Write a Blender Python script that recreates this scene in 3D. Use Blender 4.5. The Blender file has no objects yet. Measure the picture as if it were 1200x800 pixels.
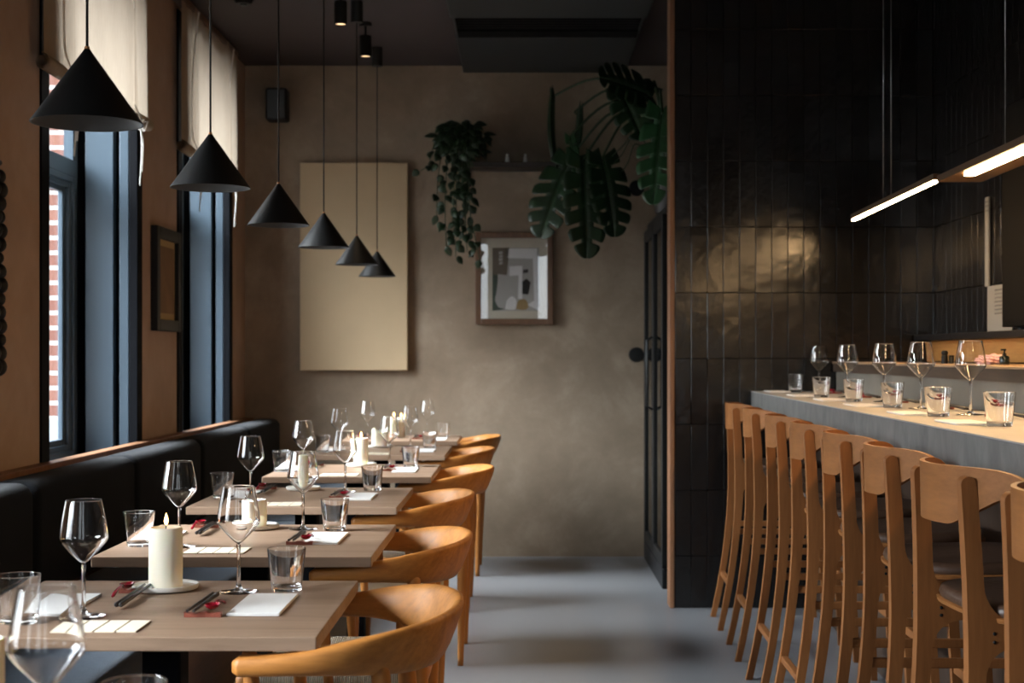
import bpy, bmesh, math, random
from mathutils import Vector, Matrix
C = bpy.context.collection
S = bpy.context.scene
PI = math.pi
rnd = random.Random(7)

# ------------------------------------------------------------------ materials
def new_mat(name):
    m = bpy.data.materials.new(name); m.use_nodes = True
    nt = m.node_tree
    return m, nt, nt.nodes['Principled BSDF']

def N(nt, typ, **kw):
    n = nt.nodes.new(typ)
    for k, v in kw.items():
        if k in n.inputs: n.inputs[k].default_value = v
        else: setattr(n, k, v)
    return n

def plain(name, col, rough=.5, metal=0, bump=0, bscale=80, var=0, vscale=6, spec=.5, sheen=0, sss=0):
    m, nt, b = new_mat(name)
    b.inputs['Base Color'].default_value = (*col, 1)
    b.inputs['Roughness'].default_value = rough
    b.inputs['Metallic'].default_value = metal
    b.inputs['Specular IOR Level'].default_value = spec
    if sheen:
        b.inputs['Sheen Weight'].default_value = sheen
        b.inputs['Sheen Roughness'].default_value = .5
    if sss:
        b.inputs['Subsurface Weight'].default_value = sss
        b.inputs['Subsurface Radius'].default_value = (.02, .012, .006)
    tc = N(nt, 'ShaderNodeTexCoord')
    if var:
        n = N(nt, 'ShaderNodeTexNoise', Scale=vscale, Detail=6.0, Roughness=.6)
        nt.links.new(tc.outputs['Object'], n.inputs['Vector'])
        r = N(nt, 'ShaderNodeMapRange'); r.inputs['From Min'].default_value = .25; r.inputs['From Max'].default_value = .75
        r.inputs['To Min'].default_value = 1 - var; r.inputs['To Max'].default_value = 1 + var
        nt.links.new(n.outputs['Fac'], r.inputs['Value'])
        mx = N(nt, 'ShaderNodeMix', data_type='RGBA', blend_type='MULTIPLY'); mx.inputs['Factor'].default_value = 1
        mx.inputs['A'].default_value = (*col, 1)
        nt.links.new(r.outputs['Result'], mx.inputs['B'])
        nt.links.new(mx.outputs['Result'], b.inputs['Base Color'])
    if bump:
        n2 = N(nt, 'ShaderNodeTexNoise', Scale=bscale, Detail=4.0)
        nt.links.new(tc.outputs['Object'], n2.inputs['Vector'])
        bp = N(nt, 'ShaderNodeBump', Strength=bump, Distance=.01)
        nt.links.new(n2.outputs['Fac'], bp.inputs['Height'])
        nt.links.new(bp.outputs['Normal'], b.inputs['Normal'])
    return m

def plaster(name, dark, mid, light):
    m, nt, b = new_mat(name)
    tc = N(nt, 'ShaderNodeTexCoord')
    n = N(nt, 'ShaderNodeTexNoise', Scale=1.5, Detail=7.0, Roughness=.62, Distortion=.6)
    n2 = N(nt, 'ShaderNodeTexNoise', Scale=5.0, Detail=8.0, Roughness=.65, Distortion=.3)
    nt.links.new(tc.outputs['Object'], n.inputs['Vector']); nt.links.new(tc.outputs['Object'], n2.inputs['Vector'])
    ad = N(nt, 'ShaderNodeMix', data_type='FLOAT'); ad.inputs['Factor'].default_value = .4
    nt.links.new(n.outputs['Fac'], ad.inputs['A']); nt.links.new(n2.outputs['Fac'], ad.inputs['B'])
    cr = N(nt, 'ShaderNodeValToRGB')
    e = cr.color_ramp.elements
    e[0].position = .32; e[0].color = (*dark, 1); e[1].position = .70; e[1].color = (*light, 1)
    k = e.new(.5); k.color = (*mid, 1)
    nt.links.new(ad.outputs['Result'], cr.inputs['Fac']); nt.links.new(cr.outputs['Color'], b.inputs['Base Color'])
    b.inputs['Roughness'].default_value = .75; b.inputs['Specular IOR Level'].default_value = .25
    bp = N(nt, 'ShaderNodeBump', Strength=.12, Distance=.02)
    nt.links.new(n2.outputs['Fac'], bp.inputs['Height']); nt.links.new(bp.outputs['Normal'], b.inputs['Normal'])
    return m

def wood(name, c1, c2, rough=.4, axis='X', scale=1.0, spec=.5, coat=0):
    m, nt, b = new_mat(name)
    tc = N(nt, 'ShaderNodeTexCoord')
    mp = N(nt, 'ShaderNodeMapping')
    sc = {'X': (1.2, 14, 14), 'Y': (14, 1.2, 14), 'Z': (14, 14, 1.2)}[axis]
    mp.inputs['Scale'].default_value = [s * scale for s in sc]
    nt.links.new(tc.outputs['Object'], mp.inputs['Vector'])
    n = N(nt, 'ShaderNodeTexNoise', Scale=1.3, Detail=5.0, Roughness=.6, Distortion=.9)
    n2 = N(nt, 'ShaderNodeTexNoise', Scale=9.0, Detail=3.0, Roughness=.6)
    nt.links.new(mp.outputs['Vector'], n.inputs['Vector']); nt.links.new(mp.outputs['Vector'], n2.inputs['Vector'])
    ad = N(nt, 'ShaderNodeMix', data_type='FLOAT'); ad.inputs['Factor'].default_value = .35
    nt.links.new(n.outputs['Fac'], ad.inputs['A']); nt.links.new(n2.outputs['Fac'], ad.inputs['B'])
    cr = N(nt, 'ShaderNodeValToRGB'); e = cr.color_ramp.elements
    e[0].position = .32; e[0].color = (*c1, 1); e[1].position = .68; e[1].color = (*c2, 1)
    nt.links.new(ad.outputs['Result'], cr.inputs['Fac']); nt.links.new(cr.outputs['Color'], b.inputs['Base Color'])
    b.inputs['Roughness'].default_value = rough; b.inputs['Specular IOR Level'].default_value = spec
    b.inputs['Coat Weight'].default_value = coat; b.inputs['Coat Roughness'].default_value = .15
    bp = N(nt, 'ShaderNodeBump', Strength=.05, Distance=.004)
    nt.links.new(ad.outputs['Result'], bp.inputs['Height']); nt.links.new(bp.outputs['Normal'], b.inputs['Normal'])
    return m

def bricks(name, c1, c2, mortar, w, h, mort, rough, offset=.5, axes='XZ', bump=.5, wav=0, spec=.5, rvar=0, tilt=0):
    m, nt, b = new_mat(name)
    tc = N(nt, 'ShaderNodeTexCoord')
    sp = N(nt, 'ShaderNodeSeparateXYZ'); cb = N(nt, 'ShaderNodeCombineXYZ')
    nt.links.new(tc.outputs['Object'], sp.inputs['Vector'])
    zo = N(nt, 'ShaderNodeMath', operation='SUBTRACT'); zo.inputs[1].default_value = .248 if offset == 0 else 0
    nt.links.new(sp.outputs[axes[1]], zo.inputs[0])
    nt.links.new(sp.outputs[axes[0]], cb.inputs['X']); nt.links.new(zo.outputs['Value'], cb.inputs['Y'])
    br = N(nt, 'ShaderNodeTexBrick', Scale=1.0); br.offset = offset
    br.inputs['Color1'].default_value = (*c1, 1); br.inputs['Color2'].default_value = (*c2, 1)
    br.inputs['Mortar'].default_value = (*mortar, 1)
    br.inputs['Brick Width'].default_value = w; br.inputs['Row Height'].default_value = h
    br.inputs['Mortar Size'].default_value = mort; br.inputs['Mortar Smooth'].default_value = .3
    nt.links.new(cb.outputs['Vector'], br.inputs['Vector'])
    nt.links.new(br.outputs['Color'], b.inputs['Base Color'])
    b.inputs['Roughness'].default_value = rough; b.inputs['Specular IOR Level'].default_value = spec
    inv = N(nt, 'ShaderNodeMath', operation='SUBTRACT'); inv.inputs[0].default_value = 1
    nt.links.new(br.outputs['Fac'], inv.inputs[1])
    bp = N(nt, 'ShaderNodeBump', Strength=bump, Distance=.004)
    nt.links.new(inv.outputs['Value'], bp.inputs['Height'])
    out = bp
    if wav:
        n = N(nt, 'ShaderNodeTexNoise', Scale=11.0, Detail=2.0)
        nt.links.new(tc.outputs['Object'], n.inputs['Vector'])
        b2 = N(nt, 'ShaderNodeBump', Strength=wav, Distance=.02)
        nt.links.new(n.outputs['Fac'], b2.inputs['Height']); nt.links.new(bp.outputs['Normal'], b2.inputs['Normal'])
        out = b2
    if tilt:
        cmb = N(nt, 'ShaderNodeCombineXYZ')
        for ax, sz, slot in ((axes[0], w, 'X'), (axes[1], h, 'Y')):
            dv = N(nt, 'ShaderNodeMath', operation='DIVIDE'); dv.inputs[1].default_value = sz; nt.links.new(zo.outputs['Value'] if slot == 'Y' else sp.outputs[ax], dv.inputs[0])
            fl = N(nt, 'ShaderNodeMath', operation='FLOOR'); nt.links.new(dv.outputs['Value'], fl.inputs[0]); nt.links.new(fl.outputs['Value'], cmb.inputs[slot])
        wn = N(nt, 'ShaderNodeTexWhiteNoise', noise_dimensions='2D'); nt.links.new(cmb.outputs['Vector'], wn.inputs['Vector'])
        sb = N(nt, 'ShaderNodeVectorMath', operation='SUBTRACT'); sb.inputs[1].default_value = (.5, .5, .5); nt.links.new(wn.outputs['Color'], sb.inputs[0])
        sc_ = N(nt, 'ShaderNodeVectorMath', operation='SCALE'); sc_.inputs['Scale'].default_value = tilt; nt.links.new(sb.outputs['Vector'], sc_.inputs[0])
        av = N(nt, 'ShaderNodeVectorMath', operation='ADD'); nt.links.new(out.outputs['Normal'], av.inputs[0]); nt.links.new(sc_.outputs['Vector'], av.inputs[1])
        out = N(nt, 'ShaderNodeVectorMath', operation='NORMALIZE'); nt.links.new(av.outputs['Vector'], out.inputs[0])
    if rvar:
        n3 = N(nt, 'ShaderNodeTexNoise', Scale=5.0, Detail=3.0)
        nt.links.new(tc.outputs['Object'], n3.inputs['Vector'])
        mr = N(nt, 'ShaderNodeMapRange'); mr.inputs['To Min'].default_value = rough - rvar; mr.inputs['To Max'].default_value = rough + rvar
        nt.links.new(n3.outputs['Fac'], mr.inputs['Value']); nt.links.new(mr.outputs['Result'], b.inputs['Roughness'])
    nt.links.new(out.outputs[0], b.inputs['Normal'])
    return m

def thin_glass(name, tint=(1, 1, 1), edge=(.55, .58, .6), ior=1.5, boost=1.0, rough=0.0):
    m = bpy.data.materials.new(name); m.use_nodes = True; nt = m.node_tree; nt.nodes.clear()
    out = N(nt, 'ShaderNodeOutputMaterial'); mix = N(nt, 'ShaderNodeMixShader')
    tr = N(nt, 'ShaderNodeBsdfTransparent'); gl = N(nt, 'ShaderNodeBsdfGlossy'); gl.inputs['Roughness'].default_value = rough
    lw = N(nt, 'ShaderNodeLayerWeight'); lw.inputs['Blend'].default_value = .35
    cr = N(nt, 'ShaderNodeValToRGB'); e = cr.color_ramp.elements
    e[0].position = .62; e[0].color = (*tint, 1); e[1].position = .98; e[1].color = (*edge, 1)
    nt.links.new(lw.outputs['Facing'], cr.inputs['Fac']); nt.links.new(cr.outputs['Color'], tr.inputs['Color'])
    f2 = N(nt, 'ShaderNodeLayerWeight'); f2.inputs['Blend'].default_value = .5
    pw = N(nt, 'ShaderNodeMath', operation='POWER'); pw.inputs[1].default_value = 5.0
    nt.links.new(f2.outputs['Facing'], pw.inputs[0])
    mu = N(nt, 'ShaderNodeMath', operation='MULTIPLY_ADD', use_clamp=True); r0 = ((ior - 1) / (ior + 1)) ** 2 * boost
    mu.inputs[1].default_value = 1 - r0; mu.inputs[2].default_value = r0
    nt.links.new(pw.outputs['Value'], mu.inputs[0]); nt.links.new(mu.outputs['Value'], mix.inputs['Fac'])
    nt.links.new(tr.outputs['BSDF'], mix.inputs[1]); nt.links.new(gl.outputs['BSDF'], mix.inputs[2])
    nt.links.new(mix.outputs['Shader'], out.inputs['Surface'])
    return m

def real_glass(name, ior=1.46, col=(1, 1, 1)):
    m = bpy.data.materials.new(name); m.use_nodes = True; nt = m.node_tree; nt.nodes.clear()
    out = N(nt, 'ShaderNodeOutputMaterial'); g = N(nt, 'ShaderNodeBsdfGlass', IOR=ior, Roughness=0.0); g.inputs['Color'].default_value = (*col, 1)
    nt.links.new(g.outputs['BSDF'], out.inputs['Surface']); return m

def emit(name, col, strength):
    m, nt, b = new_mat(name)
    b.inputs['Base Color'].default_value = (*col, 1)
    b.inputs['Emission Color'].default_value = (*col, 1); b.inputs['Emission Strength'].default_value = strength
    return m

def linen(name, col):
    m = bpy.data.materials.new(name); m.use_nodes = True; nt = m.node_tree; nt.nodes.clear()
    out = N(nt, 'ShaderNodeOutputMaterial'); mix = N(nt, 'ShaderNodeMixShader'); mix.inputs['Fac'].default_value = .24
    d = N(nt, 'ShaderNodeBsdfDiffuse'); t = N(nt, 'ShaderNodeBsdfTranslucent')
    tc = N(nt, 'ShaderNodeTexCoord'); mp = N(nt, 'ShaderNodeMapping'); mp.inputs['Scale'].default_value = (1, 160, 12)
    n = N(nt, 'ShaderNodeTexNoise', Scale=1.0, Detail=3.0)
    nt.links.new(tc.outputs['Object'], mp.inputs['Vector']); nt.links.new(mp.outputs['Vector'], n.inputs['Vector'])
    cr = N(nt, 'ShaderNodeValToRGB'); e = cr.color_ramp.elements
    e[0].position = .3; e[0].color = (*[c * .88 for c in col], 1); e[1].position = .7; e[1].color = (*col, 1)
    nt.links.new(n.outputs['Fac'], cr.inputs['Fac'])
    for s in (d, t): nt.links.new(cr.outputs['Color'], s.inputs['Color'])
    nt.links.new(d.outputs['BSDF'], mix.inputs[1]); nt.links.new(t.outputs['BSDF'], mix.inputs[2])
    nt.links.new(mix.outputs['Shader'], out.inputs['Surface'])
    return m

def concrete(name, c1, c2, r1, r2, scale=1.3, streak=None):
    m, nt, b = new_mat(name)
    tc = N(nt, 'ShaderNodeTexCoord'); src = tc.outputs['Object']
    if streak:
        mp = N(nt, 'ShaderNodeMapping'); mp.inputs['Scale'].default_value = streak
        nt.links.new(src, mp.inputs['Vector']); src = mp.outputs['Vector']
    n = N(nt, 'ShaderNodeTexNoise', Scale=scale, Detail=8.0, Roughness=.6, Distortion=.4)
    nt.links.new(src, n.inputs['Vector'])
    cr = N(nt, 'ShaderNodeValToRGB'); e = cr.color_ramp.elements
    e[0].position = .3; e[0].color = (*c1, 1); e[1].position = .7; e[1].color = (*c2, 1)
    nt.links.new(n.outputs['Fac'], cr.inputs['Fac']); nt.links.new(cr.outputs['Color'], b.inputs['Base Color'])
    mr = N(nt, 'ShaderNodeMapRange'); mr.inputs['To Min'].default_value = r1; mr.inputs['To Max'].default_value = r2
    nt.links.new(n.outputs['Fac'], mr.inputs['Value']); nt.links.new(mr.outputs['Result'], b.inputs['Roughness'])
    return m

def weave(name, col):
    m, nt, b = new_mat(name)
    tc = N(nt, 'ShaderNodeTexCoord')
    w = N(nt, 'ShaderNodeTexWave', Scale=60.0, Distortion=.4, Detail=1.0); w.bands_direction = 'X'
    nt.links.new(tc.outputs['Object'], w.inputs['Vector'])
    cr = N(nt, 'ShaderNodeValToRGB'); e = cr.color_ramp.elements
    e[0].color = (*[c * .7 for c in col], 1); e[1].color = (*col, 1); e[1].position = .5
    nt.links.new(w.outputs['Color'], cr.inputs['Fac']); nt.links.new(cr.outputs['Color'], b.inputs['Base Color'])
    b.inputs['Roughness'].default_value = .8
    bp = N(nt, 'ShaderNodeBump', Strength=.6, Distance=.004)
    nt.links.new(w.outputs['Color'], bp.inputs['Height']); nt.links.new(bp.outputs['Normal'], b.inputs['Normal'])
    return m

M = {}
M['plaster'] = plaster('limewash_plaster', (.190, .138, .094), (.260, .197, .139), (.40, .315, .232))
M['plaster_side'] = plaster('bounce_tinted_limewash', (.33, .215, .155), (.395, .27, .20), (.47, .335, .255))  # same limewash as the end wall, reddened to paint in warm bounced light
M['ceiling'] = plain('dark_ceiling_paint', (.040, .027, .026), .7, var=.08)
M['tile'] = plain('dark_grout', (.006, .0055, .005), .9, spec=.1)
M['tile_side'] = M['tile']
def glaze(name):
    m, nt, b = new_mat(name)
    b.inputs['Base Color'].default_value = (.0065, .0058, .0056, 1); b.inputs['Specular IOR Level'].default_value = .5
    tc = N(nt, 'ShaderNodeTexCoord'); n = N(nt, 'ShaderNodeTexNoise', Scale=14.0, Detail=2.0); n3 = N(nt, 'ShaderNodeTexNoise', Scale=5.0, Detail=3.0)
    nt.links.new(tc.outputs['Object'], n.inputs['Vector']); nt.links.new(tc.outputs['Object'], n3.inputs['Vector'])
    bp = N(nt, 'ShaderNodeBump', Strength=.11, Distance=.02); nt.links.new(n.outputs['Fac'], bp.inputs['Height']); nt.links.new(bp.outputs['Normal'], b.inputs['Normal'])
    mr = N(nt, 'ShaderNodeMapRange'); mr.inputs['To Min'].default_value = .14; mr.inputs['To Max'].default_value = .28
    nt.links.new(n3.outputs['Fac'], mr.inputs['Value']); nt.links.new(mr.outputs['Result'], b.inputs['Roughness'])
    return m
M['glaze'] = glaze('black_glaze')
M['floor'] = concrete('polished_concrete', (.150, .153, .160), (.210, .213, .220), .27, .40, .9)
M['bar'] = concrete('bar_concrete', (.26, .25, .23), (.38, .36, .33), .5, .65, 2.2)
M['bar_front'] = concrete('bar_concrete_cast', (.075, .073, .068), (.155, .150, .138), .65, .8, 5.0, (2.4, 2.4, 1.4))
M['riser'] = concrete('riser_concrete', (.13, .115, .092), (.20, .178, .146), .55, .7, 2.5)
M['brick'] = bricks('red_brick', (.17, .065, .045), (.23, .10, .068), (.46, .44, .42), .21, .066, .011, .8, .5, 'XZ')
M['stone'] = plain('pale_stone', (.30, .31, .33), .8, var=.08)
M['paving'] = plain('grey_paving', (.34, .33, .32), .85, var=.15)
M['blue'] = plain('slate_blue_paint', (.050, .075, .100), .4, spec=.4)
M['blueblack'] = plain('blue_black_paint', (.003, .0035, .005), .7, spec=.08)
M['black'] = plain('matt_black_metal', (.0045, .0043, .0042), .5, spec=.3)
M['blackplastic'] = plain('black_plastic', (.006, .006, .007), .5, spec=.3)
M['darkgrey'] = plain('dark_grey_housing', (.020, .023, .024), .5)
M['shade_inside'] = plain('grey_shade_lining', (.055, .057, .056), .6)
M['void'] = plain('black_recess', (.003, .003, .003), .8, spec=.1)
M['oak'] = wood('grey_oak', (.175, .105, .064), (.295, .195, .130), .48, 'X', .8, .35)
M['chair'] = wood('honey_oak', (.27, .098, .020), (.55, .225, .048), .48, 'X', .8, .3, .03)
M['chairleg'] = wood('honey_oak_upright', (.30, .115, .027), (.42, .165, .038), .48, 'Z', 1.0, .3, .02)
M['stool'] = wood('brown_oak', (.15, .054, .016), (.245, .096, .030), .5, 'Z', 1.0, .2, .0)
M['stoolback'] = wood('brown_oak_veneer', (.165, .060, .016), (.26, .104, .031), .5, 'Y', 1.0, .18, .0)
M['stoolseat'] = plain('dark_brown_leather', (.055, .028, .016), .42, bump=.15, bscale=60)
M['seat'] = weave('paper_cord', (.42, .35, .26))
M['walnut'] = wood('dark_walnut', (.055, .028, .014), (.12, .062, .03), .45, 'Y', 1.0)
M['post'] = wood('reddish_trim_wood', (.13, .058, .026), (.23, .105, .048), .5, 'Z', 1.0)
M['ledge'] = wood('light_oak_and_lit_ledge', (.32, .20, .11), (.46, .31, .19), .4, 'Y', .7)
M['passwood'] = wood('live_edge_board', (.035, .022, .013), (.075, .045, .026), .5, 'Y', 1.0)
M['glow_ply'] = wood('glow_tinted_plywood', (.55, .22, .05), (.75, .36, .10), .5, 'Y', 1.0)  # plain wood with the warm lamp glow put into its colour
M['fabric'] = plain('charcoal_wool', (.042, .056, .075), .95, bump=.5, bscale=260, var=.35, vscale=170, spec=.15, sheen=.15)
M['backfabric'] = plain('black_wool', (.0045, .0052, .0068), .95, bump=.4, bscale=260, var=.25, vscale=170, spec=.05, sheen=.06)
M['linen'] = linen('natural_linen', (.42, .34, .26))
M['ribbon'] = plain('white_ribbon', (.78, .76, .72), .8)
M['canvas'] = plain('cream_canvas', (.45, .335, .205), .9, bump=.1, bscale=300, var=.03)
M['glass'] = real_glass('clear_glassware')
M['pane'] = thin_glass('window_glass', (.96, .98, .98), (.80, .86, .86), 1.5, 1.0)
M['picglass'] = thin_glass('picture_glass', (.97, .97, .97), (.8, .8, .8), 1.6, 2.2)
M['coolglass'] = thin_glass('tinted_cooler_glass', (.35, .5, .48), (.1, .2, .2), 1.5, 1.6)
M['napkin'] = plain('white_paper', (.70, .69, .67), .85)
M['candle'] = plain('ivory_wax', (.83, .77, .62), .5, sss=.35)
M['wick'] = plain('burnt_wick', (.02, .015, .01), .9)
M['flame'] = emit('candle_flame', (1, .55, .18), 14)
M['plate'] = plain('speckled_stoneware', (.66, .63, .58), .55, var=.05, vscale=200)
M['chop'] = plain('black_lacquer_wood', (.018, .014, .013), .38)
M['rest'] = wood('red_lacquer_rest', (.16, .035, .022), (.27, .075, .045), .35, 'Y', 2)
M['spoon'] = plain('crimson_lacquer', (.20, .006, .015), .18)
M['card'] = plain('cream_card', (.72, .64, .50), .8)
M['cardline'] = plain('brown_card_line', (.10, .06, .04), .8)
M['led'] = emit('warm_led', (1, .63, .30), 135)
M['spot'] = emit('warm_spot_lens', (1, .66, .36), 2.4)
M['bronze'] = plain('bronze_lamp_body', (.13, .075, .04), .4, metal=.5)
M['steel'] = plain('brushed_steel', (.45, .45, .44), .35, metal=.9)
M['copper'] = plain('copper_tip', (.45, .20, .08), .35, metal=.7)
M['leaf'] = plain('dark_green_leaf', (.011, .031, .011), .38, var=.4, vscale=9)
M['leaflight'] = plain('green_leaf', (.016, .060, .019), .38, var=.3, vscale=9)
M['stem'] = plain('green_stem', (.02, .045, .015), .5)
M['pot'] = plain('dark_ceramic', (.03, .026, .024), .5)
M['darkpanel'] = wood('dark_bar_panel', (.022, .012, .007), (.05, .027, .015), .5, 'Z', 1.0)
M['frame_brown'] = wood('walnut_frame', (.075, .034, .016), (.15, .075, .038), .4, 'Z', 1.0)
M['mat'] = plain('cream_mount', (.70, .63, .50), .9)  # mount and grey print tone lifted to paint in the pale glass reflection
M['p_grey'] = plain('print_warm_grey', (.50, .48, .45), .8)
M['p_dark'] = plain('print_brown', (.17, .14, .11), .8)
M['p_green'] = plain('print_green', (.045, .085, .065), .8)
M['p_reflect'] = plain('print_white_reflection', (.90, .89, .88), .8)  # window reflections in the picture glass, painted as flat white
M['p_black'] = plain('print_black', (.025, .025, .028), .8)
M['p_ochre'] = plain('print_ochre', (.40, .27, .12), .8)
M['p_sepia'] = plain('print_sepia', (.20, .11, .05), .8, var=.2, vscale=8)
M['pink'] = plain('pink_cloth', (.70, .42, .38), .9)
M['bottle'] = plain('dark_green_bottle', (.008, .014, .012), .2)
M['ink'] = plain('grey_ink', (.08, .08, .08), .8)
M['paper'] = plain('grey_paper', (.21, .21, .20), .85)
M['white'] = plain('white_ceramic', (.88, .86, .80), .5)

# ------------------------------------------------------------------ mesh helpers
def BM(): return bmesh.new()

def add_box(bm, lo, hi, bevel=0, seg=2, mi=0):
    r = bmesh.ops.create_cube(bm, size=1)
    vs = r['verts']
    lo, hi = Vector(lo), Vector(hi)
    for v in vs:
        v.co = Vector([lo[i] + (v.co[i] + .5) * (hi[i] - lo[i]) for i in range(3)])
    fs = set(f for v in vs for f in v.link_faces)
    for f in fs: f.material_index = mi
    if bevel:
        es = list(set(e for v in vs for e in v.link_edges))
        bmesh.ops.bevel(bm, geom=es, offset=bevel, segments=seg, affect='EDGES', profile=.5, clamp_overlap=True)
    return vs

def add_lathe(bm, prof, n=24, c=(0, 0, 0), mi=0, closed=False):
    """prof: list of (r, z). Rings around the z axis at c."""
    rings = []
    for r, z in prof:
        if r < 1e-6: rings.append([bm.verts.new((c[0], c[1], c[2] + z))])
        else: rings.append([bm.verts.new((c[0] + r * math.cos(2 * PI * k / n), c[1] + r * math.sin(2 * PI * k / n), c[2] + z)) for k in range(n)])
    pairs = list(zip(rings, rings[1:]))
    if closed: pairs.append((rings[-1], rings[0]))
    for a, b in pairs:
        for k in range(n):
            k2 = (k + 1) % n
            if len(a) == 1 and len(b) == 1: continue
            if len(a) == 1: f = bm.faces.new((a[0], b[k2], b[k]))
            elif len(b) == 1: f = bm.faces.new((a[k], a[k2], b[0]))
            else: f = bm.faces.new((a[k], a[k2], b[k2], b[k]))
            f.material_index = mi; f.smooth = True

def add_tube(bm, pts, rad, n=10, cap=True, mi=0, sx=1.0):
    pts = [Vector(p) for p in pts]
    if not isinstance(rad, (list, tuple)): rad = [rad] * len(pts)
    rings = []; up = None
    for i, p in enumerate(pts):
        t = (pts[min(i + 1, len(pts) - 1)] - pts[max(i - 1, 0)]).normalized()
        if up is None:
            up = Vector((0, 0, 1)) if abs(t.z) < .9 else Vector((1, 0, 0))
        a = (up - t * up.dot(t)).normalized(); b = t.cross(a); up = a
        rings.append([bm.verts.new(p + (a * math.cos(2 * PI * k / n) * sx + b * math.sin(2 * PI * k / n)) * rad[i]) for k in range(n)])
    for a, b in zip(rings, rings[1:]):
        for k in range(n):
            f = bm.faces.new((a[k], a[(k + 1) % n], b[(k + 1) % n], b[k])); f.smooth = True; f.material_index = mi
    if cap:
        for r, rev in ((rings[0], True), (rings[-1], False)):
            f = bm.faces.new(list(reversed(r)) if rev else r); f.material_index = mi

def catmull(pts, n):
    pts = [tuple(p) for p in pts]; out = []
    P = [pts[0]] + pts + [pts[-1]]
    for i in range(1, len(P) - 2):
        for k in range(n):
            t = k / n
            out.append(tuple(.5 * (2 * P[i][j] + (P[i + 1][j] - P[i - 1][j]) * t + (2 * P[i - 1][j] - 5 * P[i][j] + 4 * P[i + 1][j] - P[i + 2][j]) * t * t
                       + (3 * P[i][j] - P[i - 1][j] - 3 * P[i + 1][j] + P[i + 2][j]) * t ** 3) for j in range(len(pts[0]))))
    out.append(pts[-1]); return out

def add_poly(bm, pts, mi=0):
    f = bm.faces.new([bm.verts.new(p) for p in pts]); f.material_index = mi; return f

def add_prism(bm, pts2, to3, d0, d1, mi=0):
    """extrude a 2D outline; to3(u, v, d) maps into space"""
    a = [bm.verts.new(to3(u, v, d0)) for u, v in pts2]; b = [bm.verts.new(to3(u, v, d1)) for u, v in pts2]
    n = len(a)
    fs = [bm.faces.new(list(reversed(a))), bm.faces.new(b)]
    for k in range(n): fs.append(bm.faces.new((a[k], a[(k + 1) % n], b[(k + 1) % n], b[k])))
    for f in fs: f.material_index = mi

def obj(name, bm, mats, parent=None, loc=None, smooth=None, mods=None):
    bmesh.ops.recalc_face_normals(bm, faces=bm.faces[:])
    me = bpy.data.meshes.new(name); bm.to_mesh(me); bm.free()
    for m in (mats if isinstance(mats, (list, tuple)) else [mats]): me.materials.append(M[m])
    if smooth is not None:
        for p in me.polygons: p.use_smooth = True
        try: me.set_sharp_from_angle(angle=math.radians(smooth))
        except Exception: pass
    o = bpy.data.objects.new(name, me); C.objects.link(o)
    if loc is not None: o.location = loc
    if parent is not None: o.parent = parent
    return o

def tag(o, label=None, cat=None, group=None, kind=None):
    if label: o['label'] = label
    if cat: o['category'] = cat
    if group: o['group'] = group
    if kind: o['kind'] = kind
    return o

def thing(name, label, cat, loc=(0, 0, 0), rz=0, group=None, kind=None):
    o = bpy.data.objects.new(name, None); C.objects.link(o)
    o.empty_display_size = .05
    o.location = loc; o.rotation_euler = (0, 0, rz)
    return tag(o, label, cat, group, kind)

def dup(root, loc, rz=0, label=None, group=None, scale=None):
    r = root.copy(); C.objects.link(r); r.location = loc; r.rotation_euler = (0, 0, rz)
    if scale: r.scale = scale
    if label: r['label'] = label
    if group: r['group'] = group
    for ch in list(root.children):
        c = ch.copy(); C.objects.link(c); c.parent = r
        for g in list(ch.children):
            d = g.copy(); C.objects.link(d); d.parent = c
    return r

class Maker:
    """first call moves the original, later calls copy it"""
    def __init__(self, o): self.o = o; self.used = False
    def __call__(self, loc, rz=0, label=None, group=None, scale=None):
        if self.used: return dup(self.o, loc, rz, label, group, scale)
        self.used = True; o = self.o; o.location = loc; o.rotation_euler = (0, 0, rz)
        if scale: o.scale = scale
        tag(o, label, None, group); return o

def struct(name, bm, mats, parent=None, label=None, cat=None, smooth=None):
    o = obj(name, bm, mats, parent, smooth=smooth)
    if parent is None: tag(o, label, cat, kind='structure')
    return o

# ------------------------------------------------------------------ room measurements (metres)
XL, XR, YB, YF, ZC = -1.668, 1.95, 8.756, -2.6, 2.924
YT = 6.98                                    # face of the black tiled partition
ZT = .74                                     # dining table height
WIN = [(-.91, .42), (1.07, 2.40), (3.06, 4.39), (5.05, 6.38), (7.04, 8.35)]
ZW0, ZR = .72, .83
WTOP = [2.22, 2.22, 2.22, 2.86, 2.86]  # unseen windows get lowered heads, holding back light as rolled blinds would

# --- shell
bm = BM(); add_box(bm, (-2.0, YF - .3, -.1), (XR + .3, YB + .3, 0)); struct('floor', bm, 'floor', None, 'grey polished concrete floor of the dining room', 'floor')
bm = BM(); add_box(bm, (-2.0, YF - .3, ZC), (XR + .3, YB + .3, ZC + .12)); struct('ceiling', bm, 'ceiling', None, 'dark aubergine painted ceiling', 'ceiling')
bm = BM(); add_box(bm, (XL - .3, YB, 0), (XR + .3, YB + .2, ZC)); struct('wall_back', bm, 'plaster', None, 'brown limewashed end wall behind the tables', 'wall')
bm = BM()
xo = XL - .29
ys = [YF] + [y for w in WIN for y in w] + [YB]
for i in range(0, len(ys), 2): add_box(bm, (xo, ys[i], 0), (XL, ys[i + 1], ZC))
for (a, b), ZW1 in zip(WIN, WTOP):
    add_box(bm, (xo, a, 0), (XL, b, ZW0 - .03)); add_box(bm, (xo, a, ZW1), (XL, b, ZC))
struct('wall_left', bm, 'plaster_side', None, 'limewashed wall with tall windows above the bench, warm bounced light tinted into its colour', 'wall')
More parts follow.
